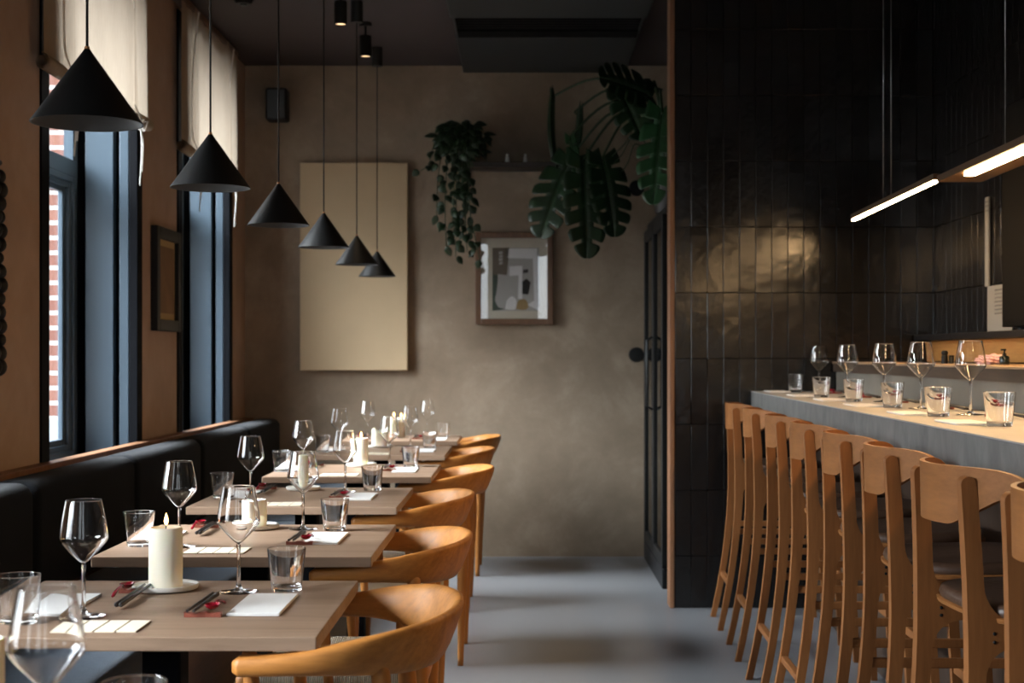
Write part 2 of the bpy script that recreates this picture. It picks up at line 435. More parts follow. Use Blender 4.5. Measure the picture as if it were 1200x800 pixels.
bm = BM(); add_box(bm, (XR, YF, 0), (XR + .2, YB, ZC)); struct('wall_right', bm, 'tile_side', None, 'black tiled side wall behind the bar', 'wall')
bm = BM(); add_box(bm, (.712, YT, 0), (XR, YT + .16, ZC)); struct('wall_partition', bm, 'tile', None, 'black glazed tile partition at the end of the bar', 'wall')
def tiling(parent, u0, u1, z0, z1, to3, mt, seed):
    r = random.Random(seed); bm = BM(); tw_, th_, g, t = .0765, .312, .0022, .009
    u = u0
    while u < u1 - .01:
        ue = min(u + tw_, u1); z = .248 - th_
        while z < z1:
            za, zb = max(z, z0), min(z + th_, z1)
            if zb - za > .02:
                a, b, c, d = u + g / 2, ue - g / 2, za + g / 2, zb - g / 2; ch = .0012
                kx, kz, k0 = r.gauss(0, .010), r.gauss(0, .010), r.uniform(-.0006, .0006)
                def dp(x, zz, base): return base + k0 + kx * (x - (a + b) / 2) + kz * (zz - (c + d) / 2)
                A = [bm.verts.new(to3(x, zz, 0)) for x, zz in ((a, c), (b, c), (b, d), (a, d))]
                B = [bm.verts.new(to3(x, zz, dp(x, zz, t - .0008))) for x, zz in ((a, c), (b, c), (b, d), (a, d))]
                D = [bm.verts.new(to3(x, zz, dp(x, zz, t))) for x, zz in ((a + ch, c + ch), (b - ch, c + ch), (b - ch, d - ch), (a + ch, d - ch))]
                for P, Q in ((A, B), (B, D)):
                    for k in range(4): bm.faces.new((P[k], P[(k + 1) % 4], Q[(k + 1) % 4], Q[k]))
                bm.faces.new(D)
            z += th_
        u += tw_
    return obj('tiling', bm, mt, parent)
wp = bpy.data.objects['wall_partition']; wr = bpy.data.objects['wall_right']
tiling(wp, .712, XR - .001, .0, ZC - .002, lambda u, z, d: (u, YT - d, z), 'glaze', 1)
tiling(wr, 2.4, YT - .012, .0, ZC - .002, lambda u, z, d: (XR - d, u, z), 'glaze', 2)
# front wall behind the camera, with two shop windows
FW = [(-1.50, -.46), (.13, .95)]
bm = BM()
xs = [XL - .29, FW[0][0], FW[0][1], FW[1][0], FW[1][1], XR]
for i in range(0, 6, 2): add_box(bm, (xs[i], YF - .25, 0), (xs[i + 1], YF, ZC))
for a, b in FW:
    add_box(bm, (a, YF - .25, 0), (b, YF, .7)); add_box(bm, (a, YF - .25, 2.8), (b, YF, ZC))
struct('wall_front', bm, 'plaster', None, 'plastered street wall facing the dining room', 'wall')
for i, (a, b) in enumerate(FW):
    bm = BM()
    for lo, hi in (((a, .7), (a + .05, 2.8)), ((b - .05, .7), (b, 2.8)), ((a + .05, .7), (b - .05, .77)), ((a + .05, 2.73), (b - .05, 2.8)), (((a + b) / 2 - .03, .77), ((a + b) / 2 + .03, 2.73))):
        add_box(bm, (lo[0], YF - .2, lo[1]), (hi[0], YF - .13, hi[1]), .006)
    w = struct('window_%d' % (i + 7), bm, 'blue', None, 'street window in the front wall', 'window')
    bm = BM(); add_box(bm, (a + .05, YF - .168, .75), (b - .04, YF - .162, 2.74)); obj('pane', bm, 'pane', w)
# wooden corner post on the partition's end
bm = BM(); add_box(bm, (.688, YT - .012, 0), (.711, YT + .12, ZC), .004)
struct('trim_1', bm, 'post', None, 'reddish wooden corner strip on the end of the tiled wall', 'trim')
# oak ledge under the windows
bm = BM(); add_box(bm, (XL - .0, YF, ZR - .022), (XL + .052, YB - .01, ZR), .003)
struct('trim_2', bm, 'post', None, 'light oak ledge along the wall behind the bench', 'trim')

# --- windows in the long wall: black casings, blue folding-shutter reveals, sashes, glass, brick jambs outside
def window(n, a, b, ZW1):
    w = thing('window_%d' % n, 'tall slate blue window above the bench, number %d along the wall' % n, 'window', (0, 0, 0), kind='structure')
    bm = BM()
    for y0, y1 in ((a, a + .085), (b - .082, b)): add_box(bm, (XL - .028, y0, ZW0), (XL + .008, y1, ZW1), .003)
    add_box(bm, (XL - .028, a + .085, ZW1 - .07), (XL + .008, b - .082, ZW1), .003)
    obj('casing', bm, 'blueblack', w)
    bm = BM()
    # reveals, each made of two painted boards with a dark gap between and a gap to the frame
    for s, ye in ((1, a + .085), (-1, b - .082)):
        def slab(x0, x1, d0, d1):
            y0, y1 = sorted((ye - s * d0, ye - s * d1)); add_box(bm, (x0, y0, ZW0), (x1, y1, ZW1 - .07), .003)
        slab(XL - .070, XL - .002 - .028, 0, .05)
        slab(XL - .216, XL - .096, 0, .05)
    obj('shutter', bm, 'blue', w)
    bm = BM()
    for s, ye in ((1, a + .085), (-1, b - .082)):
        y0, y1 = sorted((ye - s * .045, ye - s * .085)); add_box(bm, (xo, y0, ZW0), (XL - .029, y1, ZW1 - .01))
    obj('shutter_recess', bm, 'blueblack', w)  # recess coloured near black to paint in the shade of the gaps
    xa, xb = XL - .302, XL - .262
    ya, yb = a + .085, b - .082
    # outer frame
    bm = BM()
    add_box(bm, (xa, ya - .07, ZW0 - .02), (xb, ya + .02, ZW1)); add_box(bm, (xa, yb - .02, ZW0 - .02), (xb, yb + .07, ZW1))
    add_box(bm, (xa, ya, ZW0 - .02), (xb, yb, ZW0 + .05)); add_box(bm, (xa, ya, ZW1 - .06), (xb, yb, ZW1))
    add_box(bm, (xa - .01, ya, 1.955), (xb + .012, yb, 2.03), .006)
    obj('window_frame', bm, 'blue', w)
    # lower sash with stepped mouldings
    bm = BM()
    for x0, x1, sw in ((xa + .004, xb - .014, .095), (xa + .008, xb + .002, .065), (xa + .012, xb + .014, .035)):
        add_box(bm, (x0, ya + .02, ZW0 + .05), (x1, ya + .02 + sw, 1.955), .004)
        add_box(bm, (x0, yb - .02 - sw, ZW0 + .05), (x1, yb - .02, 1.955), .004)
        add_box(bm, (x0, ya + .02 + sw, ZW0 + .05), (x1, yb - .02 - sw, ZW0 + .05 + sw * .8), .003)
        add_box(bm, (x0, ya + .02 + sw, 1.955 - sw * .7), (x1, yb - .02 - sw, 1.955), .003)
    obj('sash', bm, 'blue', w)
    xm = (xa + xb) / 2 - .010
    bm = BM(); add_box(bm, (xm - .002, ya + .08, ZW0 + .10), (xm + .002, yb - .08, 1.91)); obj('pane', bm, 'pane', w)
    bm = BM(); add_box(bm, (xm - .002, ya + .018, 2.025), (xm + .002, yb - .018, ZW1 - .05)); obj('pane', bm, 'pane', w)
    bm = BM(); add_box(bm, (xa, a + .004, ZW0 - .029), (XL - .001, b - .004, ZW0 - .001), .002); obj('window_sill', bm, 'blue', w)
for i, (a, b) in enumerate(WIN): window(i + 1, a, b, WTOP[i])

# outer brick leaf with deep jambs (what one sees through the panes)
bm = BM(); bs = BM()
xb0, xb1 = XL - .50, XL - .337
ys = [YF] + [y for a, b in WIN for y in (a - .0, b + .075)] + [YB + .3]
for i in range(0, len(ys), 2):
    add_box(bm, (xb0, ys[i], .92), (xb1, ys[i + 1], 1.93)); add_box(bm, (xb0, ys[i], 2.03), (xb1, ys[i + 1], 3.4))
    add_box(bs, (xb0 - .012, ys[i] - .008, 0), (xb1, ys[i + 1] + .008, .92), .004); add_box(bs, (xb0 - .012, ys[i] - .008, 1.93), (xb1, ys[i + 1] + .008, 2.03), .004)
for (a, b), ZW1 in zip(WIN, WTOP):
    add_box(bs, (xb0, a, 0), (xb1, b + .075, ZW0 - .03)); add_box(bm, (xb0, a, ZW1 + .02), (xb1, b + .075, 3.4))
o = struct('wall_outside', bm, 'brick', None, 'red brick street facade outside the windows', 'wall')
obj('stone_band', bs, 'stone', o)
bm = BM(); add_box(bm, (-30, -30, -.25), (-2.2, 30, -.12)); struct('ground_outside', bm, 'paving', None, 'grey pavement outside the windows', 'ground')
bm = BM(); add_box(bm, (-2.2, -30, -.25), (30, YF - .3, -.12)); struct('ground_street', bm, 'paving', None, 'grey pavement outside the front window', 'ground')

# ------------------------------------------------------------------ roll-up linen blinds
def blind(a, b, label):
    t = thing('roll_up_blind', label, 'blind', (XL, (a + b) / 2, 2.2), group='linen roll-up blinds')
    h = (b - a) / 2; top = 2.905 - 2.2
    ties = (-h + .24, h - .24)
    bm = BM(); nu, nv = 180, 26; grid = []
    for j in range(nv + 1):
        v = j / nv; row = []
        for i in range(nu + 1):
            y = -h + 2 * h * i / nu
            x = .045 + .007 * math.sin(y * 17 + 1) * (1 - v * .5) + .004 * math.sin(y * 31 + v * 2)
            for ty in ties:
                d = (y - ty) / .018
                x -= .040 * math.exp(-d * d) * (1 - v * .75)
                d2 = (abs(y - ty) - .045) / .03
                x += .016 * math.exp(-d2 * d2) * (1 - v * .7)
            row.append(bm.verts.new((x, y, v * top)))
        grid.append(row)
    for j in range(nv):
        for i in range(nu):
            f = bm.faces.new((grid[j][i], grid[j][i + 1], grid[j + 1][i + 1], grid[j + 1][i])); f.smooth = True
    o = obj('fabric', bm, 'linen', t, smooth=60)
    # spiral roll along the bottom
    bm = BM(); n = 26; prev = None; ny = 60
    for i in range(ny + 1):
        y = -h - .012 + (2 * h + .024) * i / ny
        r = 1.0
        for ty in ties: r -= .28 * math.exp(-((y - ty) / .03) ** 2)
        sag = .006 * math.sin((y + h) / (2 * h) * PI)
        ring = []
        for k in range(n):
            th = 2 * PI * 2.2 * k / (n - 1)
            rr = r * (.030 - .021 * k / (n - 1))
            ring.append(bm.verts.new((.045 + rr * math.sin(th), y, -.012 - sag + rr * math.cos(th))))
        if prev:
            for k in range(n - 1):
                f = bm.faces.new((prev[k], ring[k], ring[k + 1], prev[k + 1])); f.smooth = True
        prev = ring
    obj('bottom_roll', bm, 'linen', t, smooth=60)
    bm = BM(); add_box(bm, (.002, -h - .01, top - .028), (.052, h + .01, top + .006), .004); obj('batten', bm, 'frame_brown', t)
    for ty in ties:
        bm = BM()
        for x, z0, z1 in ((.082, -.03, top - .03), ):
            pts = catmull([(x - .006, ty, z1), (x - .036, ty, z1 * .6), (x - .040, ty, .1), (x - .006, ty, -.01), (x - .004, ty, -.045)], 6)
            add_ribbon(bm, pts, .024)
        add_ribbon(bm, catmull([(.078, ty, -.045), (.10, ty + .03, -.03), (.085, ty + .035, -.07), (.079, ty, -.05)], 6), .012)
        add_ribbon(bm, catmull([(.078, ty, -.045), (.10, ty - .03, -.03), (.085, ty - .035, -.075), (.079, ty, -.05)], 6), .012)
        add_ribbon(bm, catmull([(.079, ty, -.048), (.086, ty + .018, -.13), (.080, ty + .022, -.24)], 6), .014)
        add_ribbon(bm, catmull([(.079, ty, -.048), (.088, ty - .012, -.15), (.082, ty - .018, -.30)], 6), .014)
        obj('tie_ribbon', bm, 'ribbon', t, smooth=60)
    return t
def add_ribbon(bm, pts, w):
    prev = None
    for i, p in enumerate(pts):
        p = Vector(p); t = Vector(pts[min(i + 1, len(pts) - 1)]) - Vector(pts[max(i - 1, 0)])
        s = Vector((0, 1, 0)) if abs(t.normalized().y) < .7 else Vector((1, 0, 0))
        ring = [bm.verts.new(p + s * w / 2 + Vector((.0012, 0, 0))), bm.verts.new(p - s * w / 2 + Vector((.0012, 0, 0))), bm.verts.new(p - s * w / 2 - Vector((.0012, 0, 0))), bm.verts.new(p + s * w / 2 - Vector((.0012, 0, 0)))]
        if prev:
            for k in range(4): bm.faces.new((prev[k], prev[(k + 1) % 4], ring[(k + 1) % 4], ring[k]))
        prev = ring
for (a, b), l in zip(WIN[3:], ('rolled linen blind behind the largest cone pendant', 'rolled linen blind over the window beside the plastered end wall')):
    blind(a - .10, b - .065, l)

# ------------------------------------------------------------------ bench
bn = thing('bench', 'long built-in bench with black wool back cushions under the windows', 'bench', (0, 0, 0))
bm = BM(); add_box(bm, (XL + .002, .0, 0), (-1.04, YB - .01, .36), .004); obj('base', bm, 'walnut', bn)
bm = BM(); add_box(bm, (XL + .002, 0, .36), (XL + .03, YB - .01, .80)); obj('back_board', bm, 'walnut', bn)
cuts = [0, 1.0, 2.1, 3.25, 4.37, 5.5, 6.62, 7.75, YB - .012]
for y0, y1 in zip(cuts, cuts[1:]):
    bm = BM(); add_box(bm, (-1.50, y0 + .004, .362), (-.985, y1 - .004, .455), .03, 4); obj('seat_cushion', bm, 'fabric', bn, smooth=50)
    bm = BM(); vs0 = set(bm.verts)
    add_box(bm, (XL + .066, y0 + .003, .46), (-1.45, y1 - .003, .832), .045, 5)
    for v in bm.verts:                      # slightly stuffed: fuller in the middle of its length
        u = (v.co.y - y0) / (y1 - y0) * 2 - 1
        if v.co.z > .7: v.co.z += .014 * (1 - u ** 4) - .012
    obj('back_cushion', bm, 'backfabric', bn, smooth=50)

# ------------------------------------------------------------------ dining tables
TB = [(-.66, 1.60, 'seventh'), (-.66, 2.70, 'sixth'), (-.67, 3.672, 'fifth'), (-.708, 4.78, 'fourth'), (-.674, 5.875, 'third'), (-.688, 7.09, 'second'), (-.682, 8.15, 'first')]
TD = [.64, .60, .64, .65, .64, .66, .56]
tw = .64
for k, (cx, cy, ordn) in enumerate(TB):
    d = TD[k]
    t = thing('dining_table', 'square grey oak dining table, %s from the end wall' % ordn, 'table', (cx, cy, 0), group='dining tables along the bench')
    bm = BM(); add_box(bm, (-tw / 2, -d / 2, ZT - .024), (tw / 2, d / 2, ZT), .002); obj('tabletop', bm, 'oak', t)
    bm = BM(); add_box(bm, (-.035, -.035, .012), (.035, .035, ZT - .0245), .004); obj('column', bm, 'blueblack', t)
    bm = BM(); add_box(bm, (-.21, -.21, 0), (.21, .21, .012), .003); obj('foot_plate', bm, 'blueblack', t)
    bm = BM(); add_box(bm, (-.15, -.15, ZT - .031), (.15, .15, ZT - .0242)); obj('mounting_plate', bm, 'blueblack', t)

# ------------------------------------------------------------------ dining chairs (local: sitter faces -x; back at +x)
def sweep_rail(bm, keys, n=10, nc=16):
    """keys: (x, y, z centre, half thickness, half height, lean)"""
    P = catmull(keys, n); rings = []
    for i, (x, y, z, th, hh, lean) in enumerate(P):
        a = P[max(i - 1, 0)]; b = P[min(i + 1, len(P) - 1)]
        t = Vector((b[0] - a[0], b[1] - a[1], 0)).normalized(); nrm = Vector((t.y, -t.x, 0))
        ring = []
        for k in range(nc):
            q = 2 * PI * k / nc; cu, cv = math.cos(q), math.sin(q)
            u = math.copysign(abs(cu) ** .65, cu) * th; v = math.copysign(abs(cv) ** .65, cv) * hh
            ring.append(bm.verts.new(Vector((x, y, z)) + nrm * (u + v * lean) + Vector((0, 0, v))))
        rings.append(ring)
    for a, b in zip(rings, rings[1:]):
        for k in range(nc):
            f = bm.faces.new((a[k], a[(k + 1) % nc], b[(k + 1) % nc], b[k])); f.smooth = True
    for r in (rings[0], rings[-1]):
        c = sum((v.co for v in r), Vector()) / nc
        d = (c - sum((v.co for v in (rings[1] if r is rings[0] else rings[-2])), Vector()) / nc).normalized()
        inner = [bm.verts.new(c + (v.co - c) * .6 + d * .010) for v in r]
        for k in range(nc):
            f = bm.faces.new((r[k], r[(k + 1) % nc], inner[(k + 1) % nc], inner[k])); f.smooth = True
        bm.faces.new(inner)

chair = thing('dining_chair', 'x', 'chair', (0, 0, 0))
# origin: middle of the seat; outer back at x = +.27
half = [(-.075, -.272, .689, .021, .017, 0), (.0, -.279, .693, .021, .019, -.05), (.075, -.276, .699, .019, .026, -.15), (.145, -.252, .703, .016, .036, -.32), (.205, -.195, .704, .014, .045, -.42), (.243, -.105, .703, .013, .050, -.40), (.256, 0, .703, .013, .051, -.38)]
keys = half + [(x, -y, z, a, b, l) for x, y, z, a, b, l in reversed(half[:-1])]
keys = [(x, y, z, a, b, -l) for x, y, z, a, b, l in keys]
bm = BM(); sweep_rail(bm, keys); obj('arm_rail', bm, 'chair', chair)
for s in (-1, 1):
    bm = BM()
    add_tube(bm, catmull([(.155, s * .215, 0), (.160, s * .222, .25), (.165, s * .226, .44), (.158, s * .232, .60), (.152, s * .240, .684)], 5), [.011, .012, .013, .0145, .016, .0175, .0185, .0195, .0205, .021, .0215, .021, .020, .019, .018, .0175, .017, .0168, .0165, .016, .013], 14)
    obj('leg', bm, 'chairleg', chair)
    bm = BM(); add_tube(bm, [(-.255, s * .235, 0), (-.250, s * .238, .2), (-.245, s * .24, .40), (-.245, s * .24, .445), (-.245, s * .24, .452)], [.012, .016, .02, .019, .013], 14); obj('leg', bm, 'chairleg', chair)
    bm = BM(); add_tube(bm, [(-.045, s * .243, .42), (-.055, s * .248, .55), (-.062, s * .25, .69), (-.064, s * .25, .707), (-.064, s * .25, .7135)], [.011, .013, .0135, .0125, .007], 14); obj('arm_post', bm, 'chairleg', chair)
    bm = BM(); add_tube(bm, [(-.245, s * .24, .405), (.162, s * .225, .405)], .014, 10); obj('seat_rail', bm, 'chairleg', chair)
    bm = BM(); add_tube(bm, [(-.25, s * .238, .22), (.16, s * .222, .20)], .010, 10); obj('stretcher', bm, 'chairleg', chair)
bm = BM(); add_tube(bm, [(-.245, -.24, .415), (-.245, .24, .415)], .014, 10); obj('seat_rail', bm, 'chairleg', chair)
bm = BM(); add_tube(bm, [(.162, -.222, .405), (.162, .222, .405)], .014, 10); obj('seat_rail', bm, 'chairleg', chair)
bm = BM()
add_box(bm, (-.26, -.232, .405), (.17, .232, .455), .018, 4)
bmesh.ops.subdivide_edges(bm, edges=[e for e in bm.edges if e.calc_length() > .2], cuts=6, use_grid_fill=True)
for v in bm.verts:
    if v.co.z > .44: v.co.z -= .014 * max(0, 1 - (v.co.y / .22) ** 2) * max(0, 1 - ((v.co.x + .045) / .2) ** 2)
obj('woven_seat', bm, 'seat', chair, smooth=40)
mk_chair = Maker(chair)
CH = [(-.109, 2.69, 'sixth'), (-.128, 3.68, 'fifth'), (-.160, 4.78, 'fourth'), (-.119, 5.90, 'third'), (-.140, 7.09, 'second'), (-.128, 8.20, 'first')]
for xb, y, ordn in CH:
    mk_chair((xb - .285, y, 0), 0, 'honey wood armchair with curved back rail, %s from the end wall' % ordn, 'curved armchairs at the dining tables')

# ------------------------------------------------------------------ tableware
def lathe_obj(name, prof, mat, parent, n=32, smooth=35):
    bm = BM(); add_lathe(bm, prof, n); return obj(name, bm, mat, parent, smooth=smooth)

wg = thing('wine_glass', 'x', 'wine glass', (0, 0, 0))
mid = catmull([(.0042, .0955), (.0105, .1000), (.0225, .1125), (.0345, .1262), (.0392, .1325), (.0410, .1380), (.0402, .1480), (.0365, .1720), (.0325, .1930), (.0305, .2050)], 5)
def offs(P, d):
    out_ = []
    for k, (r, z) in enumerate(P):
        a, b = P[max(k - 1, 0)], P[min(k + 1, len(P) - 1)]; tx, tz = b[0] - a[0], b[1] - a[1]; l = math.hypot(tx, tz)
        out_.append((max(.0006, r + d * tz / l), z - d * tx / l))
    return out_
outer = [(0, .0919)] + offs(mid, .00045); inner = list(reversed(offs(mid, -.00045))) + [(0, .0966)]
rim = [(.0305 + .0003, .2054), (.0305 - .0003, .2054)]
lathe_obj('bowl', outer + rim + inner, 'glass', wg, 48, 75)
lathe_obj('stem', [(0, .006), (.009, .006), (.0048, .012), (.0036, .03), (.0033, .06), (.0038, .085), (.0044, .0918), (0, .0919)], 'glass', wg, 16, 50)
lathe_obj('foot', [(0, 0), (.0365, 0), (.0378, .0012), (.0365, .0022), (.018, .0038), (.009, .0058), (0, .0058)], 'glass', wg, 36, 50)
mk_wine = Maker(wg)
bm = BM()
add_lathe(bm, [(0, 0), (.0275, 0), (.0287, .0009), (.0292, .0025), (.02935, .004), (.0378, .0808), (.03785, .0815), (.0376, .0821), (.0370, .0821), (.0367, .0815), (.0366, .0808), (.0284, .0115), (.0280, .0098), (.0265, .0085), (.024, .008), (0, .008)], 56)
tb = tag(obj('tumbler', bm, 'glass', smooth=75), 'x', 'tumbler')
mk_tumb = Maker(tb)

bm = BM()                                    # folded paper napkin: two leaves with a crease at one long side
add_box(bm, (-.046, -.11, 0), (.046, .11, .0022), .0006)
add_box(bm, (-.045, -.1095, .0024), (.0455, .109, .0048), .0006)
add_tube(bm, [(-.0452, -.109, .0024), (-.0452, .109, .0024)], .0024, 8)
mk_nap = Maker(tag(obj('napkin', bm, 'napkin'), 'x', 'napkin'))

bm = BM()                                    # low block with two shallow notches, long axis x
add_prism(bm, [(-.032, 0), (.032, 0), (.032, .008), (.026, .009), (.019, .006), (.012, .006), (.005, .009), (-.005, .009), (-.012, .0065), (-.024, .0065), (-.032, .009)], lambda u, v, d: (u, d, v), -.0075, .0075)
mk_rest = Maker(tag(obj('chopstick_rest', bm, 'rest'), 'x', 'chopstick rest'))
bm = BM()                                    # lies along +y, tip raised on the rest at y = 0
add_tube(bm, [(0, -.018, .0085), (0, .07, .0068), (0, .19, .0042), (0, .193, .0042)], [.0026, .0034, .0046, .0025], 8)
mk_chop = Maker(tag(obj('chopstick', bm, 'chop', smooth=50), 'x', 'chopstick'))

sp = thing('spoon', 'x', 'spoon', (0, 0, 0))
bm = BM(); nr, na = 6, 20; rows = []
cen = bm.verts.new((0, 0, .0105)); ceno = bm.verts.new((0, 0, .0080))
ri, ro = [], []
for j in range(1, nr + 1):
    r = j / nr; z = .0105 + .011 * r * r
    ri.append([bm.verts.new((.020 * r * math.cos(2 * PI * k / na), .026 * r * math.sin(2 * PI * k / na), z)) for k in range(na)])
    ro.append([bm.verts.new((.0215 * r * math.cos(2 * PI * k / na), .0275 * r * math.sin(2 * PI * k / na), z - .0025 * (1 if j < nr else .4))) for k in range(na)])
for R, c in ((ri, cen), (ro, ceno)):
    for k in range(na):
        bm.faces.new((c, R[0][k], R[0][(k + 1) % na]))
        for j in range(nr - 1): bm.faces.new((R[j][k], R[j + 1][k], R[j + 1][(k + 1) % na], R[j][(k + 1) % na]))
for k in range(na): bm.faces.new((ri[-1][k], ro[-1][k], ro[-1][(k + 1) % na], ri[-1][(k + 1) % na]))
obj('bowl', bm, 'spoon', sp, smooth=60)
bm = BM(); add_tube(bm, catmull([(0, -.024, .018), (0, -.045, .0215), (0, -.08, .016), (0, -.115, .0055)], 5), [.006, .0055, .005, .0045, .004, .004, .004, .004, .0042, .0045, .005, .0055, .006, .006, .006, .004], 10, sx=.55); obj('handle', bm, 'spoon', sp, smooth=60)
sp.scale = (.66, .72, .8)
mk_spoon = Maker(sp)

def card_bm():
    bm = BM()
    for i in range(4):
        add_box(bm, (-.072 + .036 * i + .0016, -.05, 0), (-.036 + .036 * i - .0016, .05, .0026), .0004)
    add_box(bm, (-.072, -.047, 0), (.072, .047, .0012), 0, 2, 1)
    return bm
mk_card = Maker(tag(obj('menu_card', card_bm(), ['card', 'cardline']), 'x', 'card'))

def candle(loc, r, h, label, lit, melted=False):
    t = thing('pillar_candle', label, 'candle', loc, group='ivory pillar candles')
    bm = BM()
    add_lathe(bm, [(0, 0), (r, 0), (r * 1.01, h * .3), (r, h - .003), (r - .003, h), (r * .82, h - .002), (r * .6, h - .006), (0, h - .008)], 36)
    if melted:
        for v in bm.verts:
            a = math.atan2(v.co.y, v.co.x)
            if v.co.z > h * .6: v.co.z += .012 * math.sin(a * 2 + .6) * (v.co.x ** 2 + v.co.y ** 2) ** .5 / r + .006 * math.sin(a * 5)
    obj('wax', bm, 'candle', t, smooth=50)
    bm = BM(); add_tube(bm, [(0, 0, h - .009), (0.0005, 0, h), (.001, 0, h + .006)], .0011, 6); obj('wick', bm, 'wick', t)
    if lit:
        bm = BM(); add_lathe(bm, [(0, 0), (.0026, .003), (.0042, .008), (.0036, .013), (.0018, .019), (0, .025)], 14, (.001, 0, h + .0035)); obj('flame', bm, 'flame', t, smooth=60)
    return t
def saucer(loc, r, label):
    bm = BM(); add_lathe(bm, [(0, 0), (r * .86, 0), (r * .97, .003), (r, .009), (r * .985, .0115), (r * .95, .011), (r * .9, .0075), (0, .007)], 44)
    o = tag(obj('saucer', bm, 'plate', loc=loc, smooth=40), label, 'plate', 'stoneware candle plates'); return o

def at(px, py, z):
    """point on the horizontal plane z seen at photo pixel (px, py): used once, to read sizes off the picture"""
    Y = (1.2 - z) * 1722 / (py - 416); return ((px - 615) / 1722 * Y, Y, z)

GRP = dict(wine='wine glasses on the dining tables', tumb='tumblers on the dining tables', nap='napkins on the dining tables')
def tname(k): return TB[k][2] + ' table from the end wall'
# (table index, kind, side, x, y)
for k, side, x, y in ((0, 'open', -.524, 1.61), (1, 'window', -.776, 2.585), (1, 'aisle', -.556, 2.855), (2, 'window', -.83, 3.53), (2, 'aisle', -.586, 3.885), (3, 'window', -.862, 4.62), (3, 'aisle', -.606, 4.96),
                      (4, 'window', -.862, 5.72), (4, 'aisle', -.562, 6.10), (5, 'window', -.882, 7.0), (5, 'aisle', -.572, 7.34), (6, 'window', -.865, 8.09), (6, 'aisle', -.55, 8.28)):
    lab = 'empty angular wine glass on the %s side of the %s' % ({'window': 'bench', 'aisle': 'chair', 'open': 'open'}[side], tname(k))
    mk_wine((x, y, ZT + .0003), 0, lab, GRP['wine'])
for k, side, x, y in ((0, 'chair', -.452, 1.70), (1, 'bench', -.872, 2.53), (1, 'chair', -.466, 2.875), (2, 'bench', -.93, 3.545), (2, 'chair', -.50, 3.865), (3, 'bench', -.972, 4.72), (3, 'chair', -.519, 5.0),
                      (4, 'bench', -.962, 5.81), (4, 'chair', -.47, 6.05), (5, 'bench', -.958, 6.95), (5, 'chair', -.47, 7.26), (6, 'chair', -.455, 8.20)):
    mk_tumb((x, y, ZT + .0003), 0, 'clear straight tumbler on the %s side of the %s' % (side, tname(k)), GRP['tumb'])
for k, side, x, y in ((1, 'bench', -.855, 2.70), (1, 'chair', -.479, 2.70), (2, 'bench', -.92, 3.70), (2, 'chair', -.500, 3.675), (3, 'bench', -.93, 4.83), (3, 'chair', -.533, 4.76), (4, 'bench', -.945, 5.93), (4, 'chair', -.475, 5.86),
                      (5, 'bench', -.925, 7.08), (5, 'chair', -.478, 7.05), (6, 'chair', -.475, 8.02)):
    mk_nap((x, y, ZT + .0003), 0, 'folded white napkin on the %s side of the %s' % (side, tname(k)), GRP['nap'])
for k, x, y in ((1, -.715, 2.485), (2, -.722, 3.45), (3, -.755, 4.53), (4, -.71, 5.63), (5, -.70, 6.85)):
    mk_card((x, y, ZT + .0003), 0, 'cream ruled card lying on the %s' % tname(k), 'cards on the dining tables')
def setting(x, y, z, where, rz):
    """rest, pair of chopsticks parallel to the diner's table edge, and a red spoon"""
    c, q = math.cos(rz), math.sin(rz)
    def P(u, v, w=0): return (x + u * c - v * q, y + u * q + v * c, z + .0003 + w)
    mk_rest(P(0, 0), rz, 'red chopstick rest %s' % where, 'chopstick rests')
    for u, a in ((-.0235, .0), (-.0125, .012)):
        mk_chop(P(u, 0, .0046), rz + a, 'black chopstick of pair %s' % where, 'chopsticks %s' % where)
    mk_spoon(P(.014, .012, .0035), rz + PI - .06, 'crimson spoon by chopsticks %s' % where, 'red spoons')
for k, side, x, y, rz in ((1, 'chair', -.566, 2.585, 0), (2, 'chair', -.547, 3.57, 0), (3, 'chair', -.596, 4.72, 0), (4, 'chair', -.542, 5.84, 0), (5, 'chair', -.56, 6.98, 0), (6, 'chair', -.585, 8.05, 0),
                          (1, 'bench', -.753, 2.845, PI), (2, 'bench', -.848, 3.92, PI), (3, 'bench', -.885, 5.05, PI), (4, 'bench', -.87, 6.13, PI), (6, 'bench', -.915, 8.36, PI)):
    setting(x, y, ZT, 'on the %s side of the %s' % (side, tname(k)), rz)
CN = [(0, -.671, 1.80, .032, .105, False, False), (1, -.705, 2.885, .0325, .115, True, False), (2, -.716, 3.90, .031, .070, False, False), (3, -.757, 5.02, .025, .112, False, False), (4, -.680, 6.10, .030, .108, True, False), (5, -.725, 7.33, .038, .078, False, True)]
for k, x, y, r, h, lit, melt in CN:
    saucer((x, y, ZT + .0003), .064 if r > .028 else .058, 'round stoneware candle plate on the %s' % tname(k))
    candle((x, y, ZT + .0075), r, h, '%s pillar candle on its plate on the %s' % (('lit ivory' if lit else 'unlit ivory') if not melt else 'melted white', tname(k)), lit, melt)
candle((-.730, 8.19, ZT + .0003), .016, .115, 'slim lit ivory candle of the pair on the first table from the end wall', True)
candle((-.692, 8.22, ZT + .0003), .022, .110, 'thicker lit ivory candle of the pair on the first table from the end wall', True)

